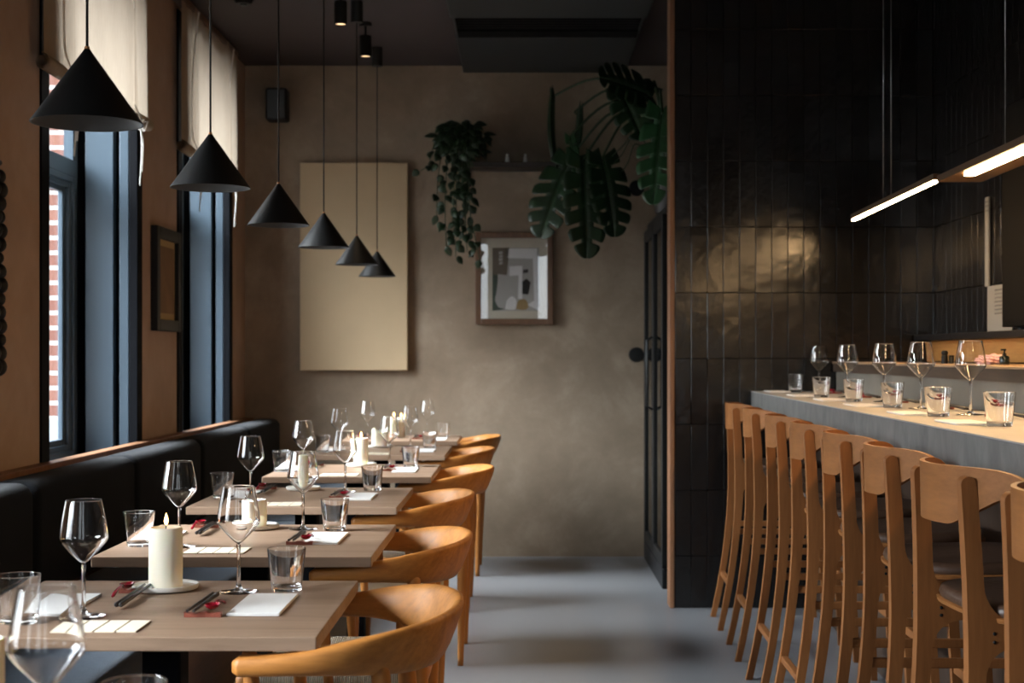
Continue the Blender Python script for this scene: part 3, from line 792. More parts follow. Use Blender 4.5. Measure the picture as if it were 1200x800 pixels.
# ------------------------------------------------------------------ cone pendants
pd = thing('cone_pendant', 'x', 'pendant lamp', (0, 0, 0))
R_, H_ = .105, .142
bm = BM(); add_lathe(bm, [(.005, H_), (.009, H_ - .006), (R_ - .001, .002), (R_, 0)], 64); add_lathe(bm, [(R_, 0), (R_ - .003, .0005), (.008, H_ - .011), (0, H_ - .012)], 64, mi=1); bmesh.ops.remove_doubles(bm, verts=bm.verts[:], dist=1e-6); obj('shade', bm, ['black', 'shade_inside'], pd, smooth=40)
bm = BM(); add_lathe(bm, [(0, H_ + .006), (.0045, H_ + .005), (.0055, H_ - .001), (0, H_ - .001)], 16); obj('cord_grip', bm, 'copper', pd)
bm = BM(); add_tube(bm, [(0, 0, H_ + .004), (0, 0, ZC - 1.641 - .095)], .0028, 8); obj('cord', bm, 'black', pd)
bm = BM(); add_lathe(bm, [(0, 0), (.030, 0), (.031, .002), (.031, .103), (0, .103)], 28, (0, 0, ZC - 1.641 - .1035)); obj('canopy', bm, 'black', pd, smooth=40)
bm = BM(); add_lathe(bm, [(0, .048), (.012, .05), (.019, .062), (.017, .078), (.012, .09), (.012, .128), (0, .128)], 18); obj('bulb', bm, 'white', pd, smooth=50)
mk_pend = Maker(pd)
for x, y, ordn in ((-.834, 2.80, 'sixth'), (-.830, 3.88, 'fifth'), (-.838, 5.00, 'fourth'), (-.825, 6.03, 'third'), (-.820, 7.17, 'second'), (-.828, 8.24, 'first')):
    mk_pend((x, y, 1.641), 0, 'black cone pendant lamp on a long cord, %s from the end wall' % ordn, 'black cone pendants over the tables')

# ceiling spots
spt = thing('spotlight', 'x', 'spotlight', (0, 0, 0))
bm = BM(); add_lathe(bm, [(0, 0), (.032, 0), (.032, -.02), (0, -.02)], 24); obj('ceiling_plate', bm, 'black', spt, smooth=40)
bm = BM(); add_tube(bm, [(0, 0, -.02), (0, 0, -.075)], .006, 10); obj('stem', bm, 'black', spt)
bm = BM(); add_lathe(bm, [(0, -.07), (.030, -.07), (.031, -.073), (.031, -.175), (.027, -.178), (.026, -.165), (0, -.165)], 28); obj('lamp_body', bm, 'black', spt, smooth=40)
bm = BM(); add_lathe(bm, [(0, -.172), (.0255, -.172), (.0255, -.167), (0, -.167)], 28); obj('lens', bm, 'spot', spt, smooth=40)
mk_spot = Maker(spt)
SPOTS = [(-.826, 7.62, 'black cylinder spotlight on the ceiling close to the end wall'), (-.862, 6.88, 'black cylinder spotlight on the ceiling above the picture edge, further from the end wall')]
for x, y, l in SPOTS:
    mk_spot((x, y, ZC), 0, l, 'ceiling spotlights')
t = thing('smoke_detector', 'round black detector on the ceiling by the blinds', 'detector', (-1.36, 7.10, ZC))
bm = BM(); add_lathe(bm, [(0, 0), (.048, 0), (.048, -.012), (.036, -.028), (0, -.03)], 32); obj('housing', bm, 'black', t, smooth=40)
bm = BM(); add_lathe(bm, [(0, -.0301), (.018, -.0295), (.014, -.036), (0, -.036)], 20); obj('sensor', bm, 'darkgrey', t, smooth=40)

# ------------------------------------------------------------------ air conditioner under the ceiling
ac = thing('hanging_air_conditioner', 'dark grey air conditioner hung flat under the ceiling by the end wall', 'air conditioner', (.118, 7.72, 2.875))
bm = BM(); add_box(bm, (-.483, .04, 0), (.483, 1.0, .047), .006); obj('rear_housing', bm, 'darkgrey', ac)
bm = BM(); add_box(bm, (-.490, -1.2, -.012), (.490, -.46, .047), .008); obj('front_housing', bm, 'darkgrey', ac)
bm = BM(); add_box(bm, (-.470, -.47, .030), (.470, .05, .047)); add_box(bm, (-.47, -.1, .003), (.47, .042, .012))
obj('intake_recess', bm, 'void', ac)
for i in range(7):
    bm = BM(); y = -.43 + i * .055; add_box(bm, (-.468, y, .010), (.468, y + .006, .031)); obj('louvre', bm, 'blackplastic', ac)
for x in (-.478, .470):
    bm = BM(); add_box(bm, (x, -.47, -.002), (x + .010, .05, .03), .002); obj('side_clip', bm, 'darkgrey', ac)

# ------------------------------------------------------------------ things on the end wall
def wx(px, Y=8.73): return (px - 615) / 1722 * Y
def wz(py, Y=8.73): return 1.2 + (416 - py) / 1722 * Y
t = thing('canvas_panel', 'large plain cream canvas hanging on the plastered end wall', 'canvas', ((wx(352) + wx(478)) / 2, YB - .002, wz(434)))
w2, hh = (wx(478) - wx(352)) / 2, wz(191) - wz(434)
bm = BM(); add_box(bm, (-w2, -.042, 0), (w2, -.012, hh), .005, 3); obj('canvas', bm, 'canvas', t)
bm = BM()
for lo, hi in (((-w2 + .02, .02), (-w2 + .06, hh - .02)), ((w2 - .06, .02), (w2 - .02, hh - .02)), ((-w2 + .06, .02), (w2 - .06, .06)), ((-w2 + .06, hh - .06), (w2 - .06, hh - .02))):
    add_box(bm, (lo[0], -.0115, lo[1]), (hi[0], 0, hi[1]))
obj('stretcher_frame', bm, 'ledge', t)
# speaker
t = thing('wall_speaker', 'small black loudspeaker high on the end wall', 'loudspeaker', (wx(328), YB, wz(126)))
bm = BM(); add_box(bm, (-.063, -.165, -.095), (.063, -.045, .095), .016, 3); obj('cabinet', bm, 'blackplastic', t, smooth=40)
bm = BM(); add_box(bm, (-.052, -.171, -.084), (.052, -.166, .084), .002); obj('grille', bm, 'darkgrey', t)
bm = BM(); add_box(bm, (-.02, -.044, -.04), (.02, 0, .06), .004); add_box(bm, (-.045, -.08, .096), (.045, -.01, .104)); obj('bracket', bm, 'black', t)
# framed print
t = thing('framed_print', 'walnut framed abstract print hanging below the trailing plants', 'picture', (wx(602.5), YB - .002, wz(326)))
fw, fh = (wx(648) - wx(557)) / 2, (wz(272) - wz(380)) / 2
bm = BM(); ft = .034
for lo, hi in (((-fw, -fh), (-fw + ft, fh)), ((fw - ft, -fh), (fw, fh)), ((-fw + ft, fh - ft), (fw - ft, fh)), ((-fw + ft, -fh), (fw - ft, -fh + ft))):
    add_box(bm, (lo[0], -.034, lo[1]), (hi[0], 0, hi[1]), .003)
obj('frame', bm, 'frame_brown', t)
iw, ih = fw - ft, fh - ft
bm = BM(); add_box(bm, (-iw, -.012, -ih), (iw, -.002, ih)); obj('mount', bm, 'mat', t)
bm = BM()
def U(px, py): return (wx(px) - wx(602.5), wz(py) - wz(326))
Y0 = -.0125
def shp(pts, mi, lift): add_prism(bm, [U(*p) for p in pts], lambda u, v, d: (u, d, v), Y0 - .0002, Y0 - .0002 - lift * .0003, mi)
shp([(577, 290), (632, 290), (632, 364), (577, 364)], 0, 1)
shp([(577, 290), (597, 290), (594, 322), (577, 322)], 1, 2)
shp([(595, 291), (626, 291), (624, 303), (594, 302)], 3, 2)
shp([(577, 322), (584, 322), (582, 340), (580, 352), (584, 360), (592, 362), (577, 364)], 2, 3)
shp(catmull([(583, 321), (592, 323), (593, 335), (599, 345), (594, 356), (585, 360), (580, 350), (584, 338), (583, 321)], 5)[:-1], 4, 4)
shp([(597, 312), (612, 311), (612, 322), (597, 323)], 3, 4)
shp([(608, 312), (612, 312), (612, 350), (607, 350)], 3, 5)
shp(catmull([(592, 362), (594, 352), (600, 347), (605, 352), (604, 362), (592, 362)], 4)[:-1], 3, 6)
shp(catmull([(604, 361), (608, 352), (616, 351), (619, 360), (612, 363), (604, 361)], 4)[:-1], 5, 6)
shp([(612, 330), (617, 326), (622, 331), (619, 345), (612, 344)], 6, 5)
shp([(613, 316), (619, 315), (619, 319), (613, 320)], 6, 6)
shp([(624, 291), (629, 291), (630, 360), (634, 365), (618, 357), (626, 352)], 3, 4)
for i in range(4): shp([(584 + i % 2, 295 + i * 4), (589, 294 + i * 4), (589, 297 + i * 4), (585, 298 + i * 4)], 4, 5)
obj('print', bm, ['p_grey', 'p_dark', 'p_green', 'p_reflect', 'p_grey', 'p_ochre', 'p_black'], t)  # white shapes stand in for window reflections over the print
bm = BM(); add_box(bm, (-iw, -.0190, -ih), (iw, -.0170, ih)); obj('glazing', bm, 'picglass', t)
# small black framed picture on the window wall
t = thing('narrow_picture', 'black framed sepia picture hanging between the two windows', 'picture', (XL + .001, 6.77, 1.545))
py_, pz = .225, .235
bm = BM(); ft = .052
for lo, hi in (((-py_, -pz), (-py_ + ft, pz)), ((py_ - ft, -pz), (py_, pz)), ((-py_ + ft, pz - ft), (py_ - ft, pz)), ((-py_ + ft, -pz), (py_ - ft, -pz + ft))):
    add_box(bm, (0, lo[0], lo[1]), (.032, hi[0], hi[1]), .003)
obj('frame', bm, 'black', t)
bm = BM(); add_box(bm, (.002, -py_ + ft, -pz + ft), (.012, py_ - ft, pz - ft)); obj('mount', bm, 'p_ochre', t)
bm = BM(); add_box(bm, (.0122, -py_ + ft + .018, -pz + ft + .03), (.0135, py_ - ft - .018, pz - ft - .03)); obj('print', bm, 'p_sepia', t)
# knobbly black wall hanging at the picture's edge
t = thing('wall_hanging', 'knobbly black beaded hanging on the wall above the bench', 'wall hanging', (XL, 4.50, 1.143))
bm = BM(); add_tube(bm, [(.02, -.11, .66), (.02, .11, .66)], .009, 10); obj('rod', bm, 'black', t)
for s in range(5):
    bm = BM(); y = -.088 + s * .044
    for k in range(15):
        rr = .021 + rnd.uniform(-.004, .006); z = .02 + k * .0425
        r = bmesh.ops.create_uvsphere(bm, u_segments=12, v_segments=8, radius=rr)
        for v in r['verts']:
            v.co.z *= rnd.uniform(1.05, 1.1); v.co += Vector((.026, y + math.sin(k * 1.7 + s) * .006, z))
    obj('bead_strand', bm, 'black', t, smooth=60)

# round black wall knobs
kb = thing('wall_button', 'x', 'wall button', (0, 0, 0))
bm = BM(); add_lathe(bm, [(0, 0), (.02, 0), (.018, .03), (0, .03)], 20); o = obj('mount', bm, 'black', kb, smooth=40); o.rotation_euler = (PI / 2, 0, 0)
bm = BM(); add_lathe(bm, [(0, .03), (.040, .03), (.045, .034), (.045, .052), (.040, .058), (0, .06)], 32); o = obj('disc', bm, 'black', kb, smooth=40); o.rotation_euler = (PI / 2, 0, 0)
mk_knob = Maker(kb)
mk_knob((wx(745.5), YB, wz(415.5)), 0, 'round black knob on the end wall halfway up beside the cooler', 'round wall knobs')
mk_knob((wx(745.5), YB, wz(221)), 0, 'round black knob on the end wall under the split-leaf plant', 'round wall knobs')

# shelf and ornaments
zs = wz(196, 8.55)
M['shelfwood'] = wood('black_walnut', (.012, .008, .006), (.026, .016, .011), .5, 'X')
t = thing('wall_shelf', 'dark wooden wall shelf carrying the plants', 'shelf', (wx(607, 8.65), YB - .001, zs))
sx0, sx1 = wx(530, 8.6) - wx(607, 8.65), wx(690, 8.6) - wx(607, 8.65)
bm = BM(); add_box(bm, (sx0, -.22, 0), (sx1, 0, .03), .003); obj('board', bm, 'shelfwood', t)
for x in (sx0 + .08, sx1 - .08):
    bm = BM(); add_box(bm, (x, -.20, -.006), (x + .025, 0, 0)); add_box(bm, (x, -.006, -.09), (x + .025, 0, 0)); obj('bracket', bm, 'black', t)
on = thing('figurine', 'x', 'figurine', (0, 0, 0))
bm = BM(); add_lathe(bm, [(0, 0), (.014, 0), (.015, .006), (.010, .022), (.012, .03), (.008, .038), (0, .039)], 16); obj('body', bm, 'white', on, smooth=50)
bm = BM(); add_lathe(bm, [(0, 0), (.006, .002), (.009, .009), (.006, .016), (0, .018)], 14, (0, 0, .0385)); obj('head', bm, 'white', on, smooth=60)
mk_on = Maker(on)
mk_on((wx(594.5, 8.6), 8.6, zs + .0303), 0, 'tiny white figurine on the shelf, nearer the trailing plant', 'white figurines on the shelf')
mk_on((wx(615.5, 8.6), 8.6, zs + .0303), 0, 'tiny white figurine on the shelf, nearer the split-leaf plant', 'white figurines on the shelf')

# ------------------------------------------------------------------ plants
def leaf_into(bm, base, d, nrm, L, W, mi=0, cup=.15, nseg=7):
    """small heart-shaped leaf"""
    d = Vector(d).normalized(); nrm = Vector(nrm); nrm = (nrm - d * nrm.dot(d)).normalized(); s = d.cross(nrm)
    base = Vector(base); prev = None
    for i in range(nseg + 1):
        u = i / nseg
        w = W * .5 * (math.sin(PI * min(1, u * .93 + .07)) ** .75) * (1.15 - .5 * u)
        z = -.25 * L * u * u
        c = base + d * L * u + nrm * z
        ring = [bm.verts.new(c - s * w + nrm * cup * w), bm.verts.new(c), bm.verts.new(c + s * w + nrm * cup * w)]
        if prev:
            for k in range(2):
                f = bm.faces.new((prev[k], prev[k + 1], ring[k + 1], ring[k])); f.smooth = True; f.material_index = mi
        prev = ring

def thicken(o, t):
    m = o.modifiers.new('thickness', 'SOLIDIFY'); m.thickness = t; m.offset = 0

# trailing plant on the shelf's end
cx, cz, cyy = wx(541, 8.5), zs + .03, 8.53
t = thing('trailing_plant', 'dark trailing pothos spilling off the wall shelf', 'plant', (cx, cyy, cz))
bm = BM(); add_lathe(bm, [(0, 0), (.055, 0), (.07, .10), (.074, .105), (.068, .108), (.062, .09), (0, .088)], 28); obj('pot', bm, 'pot', t, smooth=40)
bl = BM(); bst = BM(); r2 = random.Random(3)
for i in range(210):                        # crown
    th = r2.uniform(0, 2 * PI); ph = r2.uniform(-.5, 1.5); R = r2.uniform(.07, .145)
    p = Vector((R * math.cos(th) * math.cos(ph) * 1.1, min(.15, R * math.sin(th) * math.cos(ph) * 1.0), max(.02, .10 + R * math.sin(ph) * .95)))
    leaf_into(bl, p, (math.cos(th), math.sin(th) * .8, r2.uniform(-1.1, .25)), (math.cos(th) * .4, -.7 + math.sin(th), .8), r2.uniform(.045, .075), r2.uniform(.04, .058))
strands = [((-.07, -.10), -.085, .50), ((-.02, -.12), -.03, .56), ((.03, -.12), .01, .47), ((-.10, -.08), -.14, .36), ((.05, -.11), .055, .34), ((-.05, -.12), .035, .53), ((-.14, -.05), -.235, .06), ((.0, -.12), .11, .58), ((-.06, -.13), -.05, .40), ((-.02, -.13), .02, .30)]
for (x0, y0), x1, dl in strands:
    pts = catmull([(x0 * .5, y0 * .4, .12), (x0, y0, .12), (x0 * .6 + x1 * .4, y0 - .03, .02), (x0 * .4 + x1 * .6 + r2.uniform(-.02, .02), y0 - .03, -dl * .5), (x1, y0 - .02, -dl)], 7)
    add_tube(bst, pts, .0028, 6)
    nl = max(5, int(dl * 34))
    for k in range(nl):
        q = pts[min(len(pts) - 1, 7 + int((len(pts) - 8) * k / max(1, nl - 1)))]
        a = r2.uniform(0, 2 * PI)
        dd = Vector((math.cos(a), min(.3, math.sin(a)), -.9)); leaf_into(bl, Vector(q) + Vector((dd.x, dd.y, 0)) * .012, dd, (r2.uniform(-.6, .6), -1, .35), r2.uniform(.042, .068), r2.uniform(.036, .052))
o = obj('foliage', bl, 'leaf', t); thicken(o, .0012)
obj('vines', bst, 'stem', t)

# split-leaf plant on top of the wine cooler
def monstera_leaf(L, W, cuts, droop, curl=0):
    """outline with deep side slits: strips of blade on both sides of the midrib. Local: base at 0, blade along +x, width y, up z"""
    bm = BM(); n = 84
    def width(u): return W * .5 * (max(0, 1 - ((u - .36) / .645) ** 2) ** .62) * (1.0 if u > .36 else .86 + .14 * u / .36)
    def P(u, w, s):
        x = L * u + abs(w) * (.06 + .62 * u * (1 - .35 * u))
        back = .20 * L * max(0, .28 - u) / .28
        x -= back * abs(w) / (W * .5 + 1e-6)
        z = -droop * L * u * u - .25 * droop * abs(w) * 2 * abs(w) / W + .05 * abs(w)
        y = s * w
        if curl: y *= (1 - curl); z += curl * w * .6
        return (x, y, z)
    for s in (-1, 1):
        edges = []
        us = [i / n for i in range(n + 1)]
        prev = None
        for u in us:
            wmax = width(u)
            # slits
            ph = (u * cuts) % 1.0
            slit = (.12 < u < .90) and ph > .84
            fq = abs(ph / .84 * 2 - 1) if ph < .84 else 1
            wlim = wmax * (.36 if slit else 1.0 - (.16 * fq ** 4 if .06 < u < .93 else 0))
            row = [bm.verts.new(P(u, wlim * q, s)) for q in (0.02, .25, .5, .75, 1.0)]
            if prev is not None:
                jump = prev[1] != slit
                if not jump:
                    for k in range(4):
                        f = bm.faces.new((prev[0][k], prev[0][k + 1], row[k + 1], row[k])); f.smooth = True
                else:
                    # keep the inner web continuous with a step
                    w0 = min(prev[2], wlim)
                    mid = None
                    a0 = [bm.verts.new(P(prev[3], w0 * q, s)) for q in (.02, .5, 1.0)]
                    a1 = [bm.verts.new(P(u, w0 * q, s)) for q in (.02, .5, 1.0)]
                    for k in range(2):
                        f = bm.faces.new((a0[k], a0[k + 1], a1[k + 1], a1[k])); f.smooth = True
            prev = (row, slit, wlim, u)
    # midrib
    add_tube(bm, [(L * u, 0, -droop * L * u * u + .001) for u in (0, .25, .5, .75, .97)], [.004, .0035, .003, .002, .001], 6, mi=1)
    return bm
pc = Vector((.80, 8.05, 1.975))
t = thing('monstera', 'large split-leaf plant standing on the black cooler', 'plant', pc)
bm = BM(); add_lathe(bm, [(0, 0), (.085, 0), (.105, .17), (.11, .175), (.10, .178), (.092, .155), (0, .15)], 30); obj('pot', bm, 'pot', t, smooth=40)
def V(px, py, Y): return Vector((wx(px, Y), Y, wz(py, Y)))
# (base px, py, Y), (tip px, py, Y), face normal, width, cuts, droop, curl, material
LV = [((764, 112, 7.75), (707, 86, 7.60), (-.25, -.80, .55), .29, 6, .10, 0, 'leaf'),
      ((776, 128, 7.62), (764, 236, 7.42), (-.40, -.90, .15), .230, 6, .05, 0, 'leaflight'),
      ((668, 186, 8.10), (628, 268, 7.95), (-.35, -.85, .35), .275, 6, .20, 0, 'leaf'),
      ((684, 186, 8.00), (690, 298, 7.85), (.15, -.95, .2), .255, 6, .10, 0, 'leaf'),
      ((706, 184, 7.92), (727, 270, 7.80), (.35, -.85, .3), .250, 6, .18, 0, 'leaf'),
      ((650, 112, 8.20), (646, 200, 8.15), (-.9, -.35, .1), .150, 1, .10, .70, 'leaf'),
      ((677, 128, 8.20), (672, 196, 8.15), (.8, -.5, .1), .150, 1, .10, .70, 'leaf'),
      ((668, 160, 8.05), (676, 205, 7.98), (-.1, -1, .2), .090, 4, .10, .2, 'leaflight'),
      ((728, 104, 7.90), (752, 158, 7.75), (-.2, -.9, .35), .22, 5, .12, 0, 'leaf'),
      ((764, 100, 8.1), (718, 112, 7.9), (-.1, -.9, .5), .16, 5, .10, 0, 'leaf')]
hub = V(772, 118, 8.0); crown = pc + Vector((0, 0, .16))
for b_, t_, nrm, W, cuts, droop, curl, mm in LV:
    b, e = V(*b_), V(*t_); d = e - b; L = d.length; d.normalize(); nrm = Vector(nrm); nrm = (nrm - d * nrm.dot(d)).normalized(); s = nrm.cross(d)
    bm = monstera_leaf(L, W, cuts, droop, curl)
    mat = Matrix((d, s, nrm)).transposed()
    for v in bm.verts: v.co = mat @ v.co + b - pc
    o = obj('leaf', bm, [mm, 'stem'], t); thicken(o, .0015)
    bm = BM()
    mid = (hub + b) / 2 + Vector((0, 0, .03 + .12 * (hub - b).length))
    pts = catmull([crown - pc, (crown * .35 + hub * .65) - pc, mid - pc, b - pc, b + d * .03 - pc], 6)
    add_tube(bm, pts, [.0095 - .0045 * i / (len(pts) - 1) for i in range(len(pts))], 8); obj('stalk', bm, 'stem', t)
for p0, p1 in (((748, 170), (706, 205)), ((752, 158), (712, 188)), ((748, 180), (722, 212))):
    bm = BM(); a, b = V(*p0, 7.9), V(*p1, 7.95)
    add_tube(bm, catmull([crown - pc, a + Vector((0, 0, .05)) - pc, (a + b) / 2 + Vector((0, 0, .02)) - pc, b - pc], 6), .003, 7); obj('aerial_root', bm, 'stem', t)

# ------------------------------------------------------------------ black glass-door cooler against the partition
t = thing('wine_cooler', 'tall black glass-door cooler beside the wooden corner strip', 'cooler', (.705, 7.54, 0))
D_, W_ = .56, 1.16
bm = BM()
add_box(bm, (.03, 0, .10), (.06, W_, .13)); add_box(bm, (.06, 0, .10), (D_, .03, 1.93)); add_box(bm, (.06, W_ - .03, .10), (D_, W_, 1.93)); add_box(bm, (D_ - .03, .03, .10), (D_, W_ - .03, 1.93)); add_box(bm, (.02, 0, 1.93), (D_, W_, 1.972), .006); add_box(bm, (.06, .03, .10), (D_ - .03, W_ - .03, .13))
obj('cabinet', bm, 'black', t)
bm = BM(); add_box(bm, (0, 0, 0), (D_, W_, .10), .004); obj('plinth', bm, 'blackplastic', t)
for k in range(2):
    y0, y1 = .004 + k * W_ / 2, W_ / 2 - .004 + k * W_ / 2
    bm = BM()
    for lo, hi in (((y0, .105), (y0 + .05, 1.925)), ((y1 - .05, .105), (y1, 1.925)), ((y0 + .05, .105), (y1 - .05, .165)), ((y0 + .05, 1.865), (y1 - .05, 1.925))):
        add_box(bm, (0, lo[0], lo[1]), (.03, hi[0], hi[1]), .003)
    d = obj('door', bm, 'black', t)
    bm = BM(); add_box(bm, (.012, y0 + .05, .165), (.018, y1 - .05, 1.865)); obj('door_glass', bm, 'coolglass', d)
    bm = BM(); yy = y1 - .025 if k == 0 else y0 + .025
    add_tube(bm, [(0, yy, .9), (-.03, yy, .92), (-.03, yy, 1.28), (0, yy, 1.3)], .006, 10); obj('door_handle', bm, 'black', d)
for z in (.5, .85, 1.2, 1.55):
    bm = BM(); add_box(bm, (.07, .035, z), (D_ - .05, W_ - .035, z + .012)); obj('cooler_shelf', bm, 'steel', t)
# ------------------------------------------------------------------ bar (slightly out of square with the room)
BA = -.0263
ZB = 1.03
bar = thing('bar_counter', 'long concrete bar counter with raised wooden ledge along the tiled wall', 'bar counter', (1.0735, YT - .002, 0), BA)
LB = 7.4
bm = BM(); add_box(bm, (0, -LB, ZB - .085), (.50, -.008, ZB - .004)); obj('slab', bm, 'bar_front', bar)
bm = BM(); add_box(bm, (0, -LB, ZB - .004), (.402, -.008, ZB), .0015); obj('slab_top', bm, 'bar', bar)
bm = BM(); add_box(bm, (.402, -LB, ZB - .003), (.50, -.008, 1.122)); obj('riser', bm, 'riser', bar)
bm = BM(); add_box(bm, (.385, -LB, 1.1225), (.80, -.022, 1.160)); obj('ledge_board', bm, 'passwood', bar)
bm = BM(); add_box(bm, (.381, -LB, 1.160), (.80, -.022, 1.168), .002); obj('lit_ledge_top', bm, 'ledge', bar)  # paler skin on the dark board, its lamp-lit top put into the colour
bm = BM(); add_box(bm, (.30, -LB, 0), (.36, -.02, ZB - .086)); obj('front_panel', bm, 'darkpanel', bar)
def bpos(u, v, z):
    c, s = math.cos(BA), math.sin(BA); return (1.0735 + u * c - v * s, YT - .002 + u * s + v * c, z)
# back of the bar: dark shelf and wood backing with an amber lamp glow put into its colour, on the side wall
t = thing('back_bar_shelf', 'dark shelf with plywood backing, amber glow painted in, on the tiled side wall', 'shelf', (XR - .010, 3.4, 1.172))
bm = BM(); add_box(bm, (-.018, 0, .0), (-.001, 3.55, .094)); obj('backing', bm, 'glow_ply', t)
bm = BM(); add_box(bm, (-.10, 0, .095), (-.001, 3.55, .122), .003); obj('board', bm, 'blackplastic', t)
# small things standing on the ledge
ZL = 1.1683
def onledge(px, Y): return ((px - 615) / 1722 * Y, Y, ZL)
t = thing('pepper_mill', 'dark cylindrical mill on the bar ledge, taller of two', 'mill', onledge(1107, 5.5))
bm = BM(); add_lathe(bm, [(0, 0), (.012, 0), (.012, .028), (.009, .032), (.012, .036), (.012, .044), (.008, .049), (0, .05)], 18); obj('body', bm, 'blackplastic', t, smooth=40)
t = thing('small_jar', 'short dark jar on the bar ledge beside the mill', 'jar', onledge(1115, 5.5))
bm = BM(); add_lathe(bm, [(0, 0), (.009, 0), (.010, .02), (.008, .024), (0, .024)], 18); obj('body', bm, 'darkgrey', t, smooth=40)
bm = BM(); add_lathe(bm, [(0, .0242), (.009, .0242), (.009, .031), (0, .032)], 18); obj('lid', bm, 'black', t, smooth=40)
t = thing('pump_bottle', 'dark green pump bottle on the bar ledge', 'bottle', onledge(1177, 5.0))
bm = BM(); add_lathe(bm, [(0, 0), (.016, 0), (.017, .003), (.017, .024), (.013, .029), (.006, .031), (0, .031)], 24); obj('body', bm, 'bottle', t, smooth=40)
bm = BM(); add_lathe(bm, [(0, .0312), (.007, .0312), (.007, .037), (.003, .038), (.003, .048), (0, .048)], 14); add_box(bm, (-.012, -.003, .047), (.006, .003, .053), .001); obj('pump', bm, 'black', t)
for px, Y, l in ((1163, 5.12, 'crumpled pink cloth on the bar ledge beside the pump bottle'),):
    bm = BM(); r = bmesh.ops.create_icosphere(bm, subdivisions=4, radius=1)
    for v in bm.verts:
        a = v.co.copy(); k = 1 + .16 * math.sin(a.x * 9 + 1) * math.cos(a.y * 8) + .1 * math.sin(a.z * 13 + a.x * 5)
        v.co = Vector((a.x * .045 * k, a.y * .09 * k, max(0, .012 + a.z * .022 * k)))
    tag(obj('cloth', bm, 'pink', loc=onledge(px, Y), smooth=60), l, 'cloth')
t = thing('order_note', 'grey paper note with handwriting hanging on the tiled side wall', 'note', (XR - .011, 5.985, 1.285))
bm = BM(); add_box(bm, (-.006, -.155, 0), (-.002, .155, .202)); obj('sheet', bm, 'paper', t)
bm = BM()
for i in range(7):
    z = .182 - i * .016; prevp = None; y = .06
    pts = []
    for k in range(24):
        pts.append((-.0064, y - k * .0055 * (1 if i % 3 else .8), z + .005 * math.sin(k * 2.3 + i) * rnd.uniform(.5, 1)))
    add_tube(bm, pts, .0009, 4)
obj('handwriting', bm, 'ink', t)
bm = BM(); add_box(bm, (-.010, .130, .202), (-.002, .178, .575), .002); obj('hanging_strip', bm, 'paper', t)
for z in (.515, .535, .553):
    bm = BM(); add_box(bm, (-.0112, .130, z), (-.0102, .178, z + .004)); obj('dark_band', bm, 'ink', t)
t = thing('black_screen', 'black glossy screen on the side wall above the bar shelf', 'screen', (XR - .020, 4.3, 1.31))
bm = BM(); add_box(bm, (-.05, 0, .0), (-.001, 1.49, .86), .004); obj('housing', bm, 'void', t)
bm = BM(); add_box(bm, (-.0525, .02, .02), (-.0505, 1.47, .84)); obj('display', bm, 'void', t)

# bar settings
ordw = ['first', 'second', 'third', 'fourth', 'fifth', 'sixth']
for i, (x, y) in enumerate(((1.239, 6.73), (1.193, 5.91), (1.202, 5.37), (1.191, 4.76), (1.142, 4.06), (1.131, 3.50))):
    mk_tumb((x, y, ZB + .0003), 0, 'clear tumbler on the bar, %s from the tiled partition' % ordw[i], 'tumblers on the bar')
for i, (x, y) in enumerate(((1.352, 6.75), (1.306, 5.95), (1.308, 5.35), (1.256, 4.66), (1.268, 4.18))):
    mk_wine((x, y, ZB + .0003), 0, 'empty angular wine glass on the bar, %s from the tiled partition' % ordw[i], 'wine glasses on the bar', (1.05, 1.05, 1.03))
for i, (x, y) in enumerate(((1.165, 6.78), (1.150, 6.10), (1.148, 5.52), (1.135, 4.93), (1.115, 4.24), (1.095, 3.66))):
    mk_nap((x, y, ZB + .0003), BA, 'folded white napkin on the bar, %s from the tiled partition' % ordw[i], 'napkins on the bar')
for i, y in enumerate((6.48, 5.85, 5.23, 4.62, 4.05, 3.45)):
    x = 1.0735 + .305 - .0263 * (6.98 - y)
    setting(x, y, ZB, 'on the bar, %s from the tiled partition' % ordw[i], PI + BA)

# ------------------------------------------------------------------ linear LED lamps over the bar
def led(name, label, x0, y0, x1, y1, z, wdt, stripw, wires, dead=0, off=0):
    L = math.hypot(x1 - x0, y1 - y0); a = math.atan2(-(x1 - x0), y1 - y0)
    t = thing(name, label, 'pendant lamp', (x0, y0, z), a, 'linear lamps over the bar')
    bm = BM(); add_box(bm, (-wdt / 2 + off, 0, .004), (wdt / 2 + off, L, .026), .002); obj('housing', bm, 'bronze', t)
    bm = BM(); add_box(bm, (-stripw / 2, .006, -.003), (stripw / 2, L - .006 - dead, .0038), .001); obj('light_strip', bm, 'led', t)
    for k in wires:
        bm = BM(); add_tube(bm, [(0, k, .026), (0, k, ZC - z)], .0011, 6); obj('wire', bm, 'steel', t)
    return t
led('linear_pendant', 'thin glowing linear lamp hanging over the bar by the tiled partition', 1.397, 4.985, 1.438, 6.43, 1.79, .024, .015, (.70, .84))
led('linear_pendant', 'broad bronze linear lamp with bright strip, further along the bar', 1.375, 2.6, 1.425, 4.92, 1.775, .15, .032, (.6, 1.72), .22, .03)

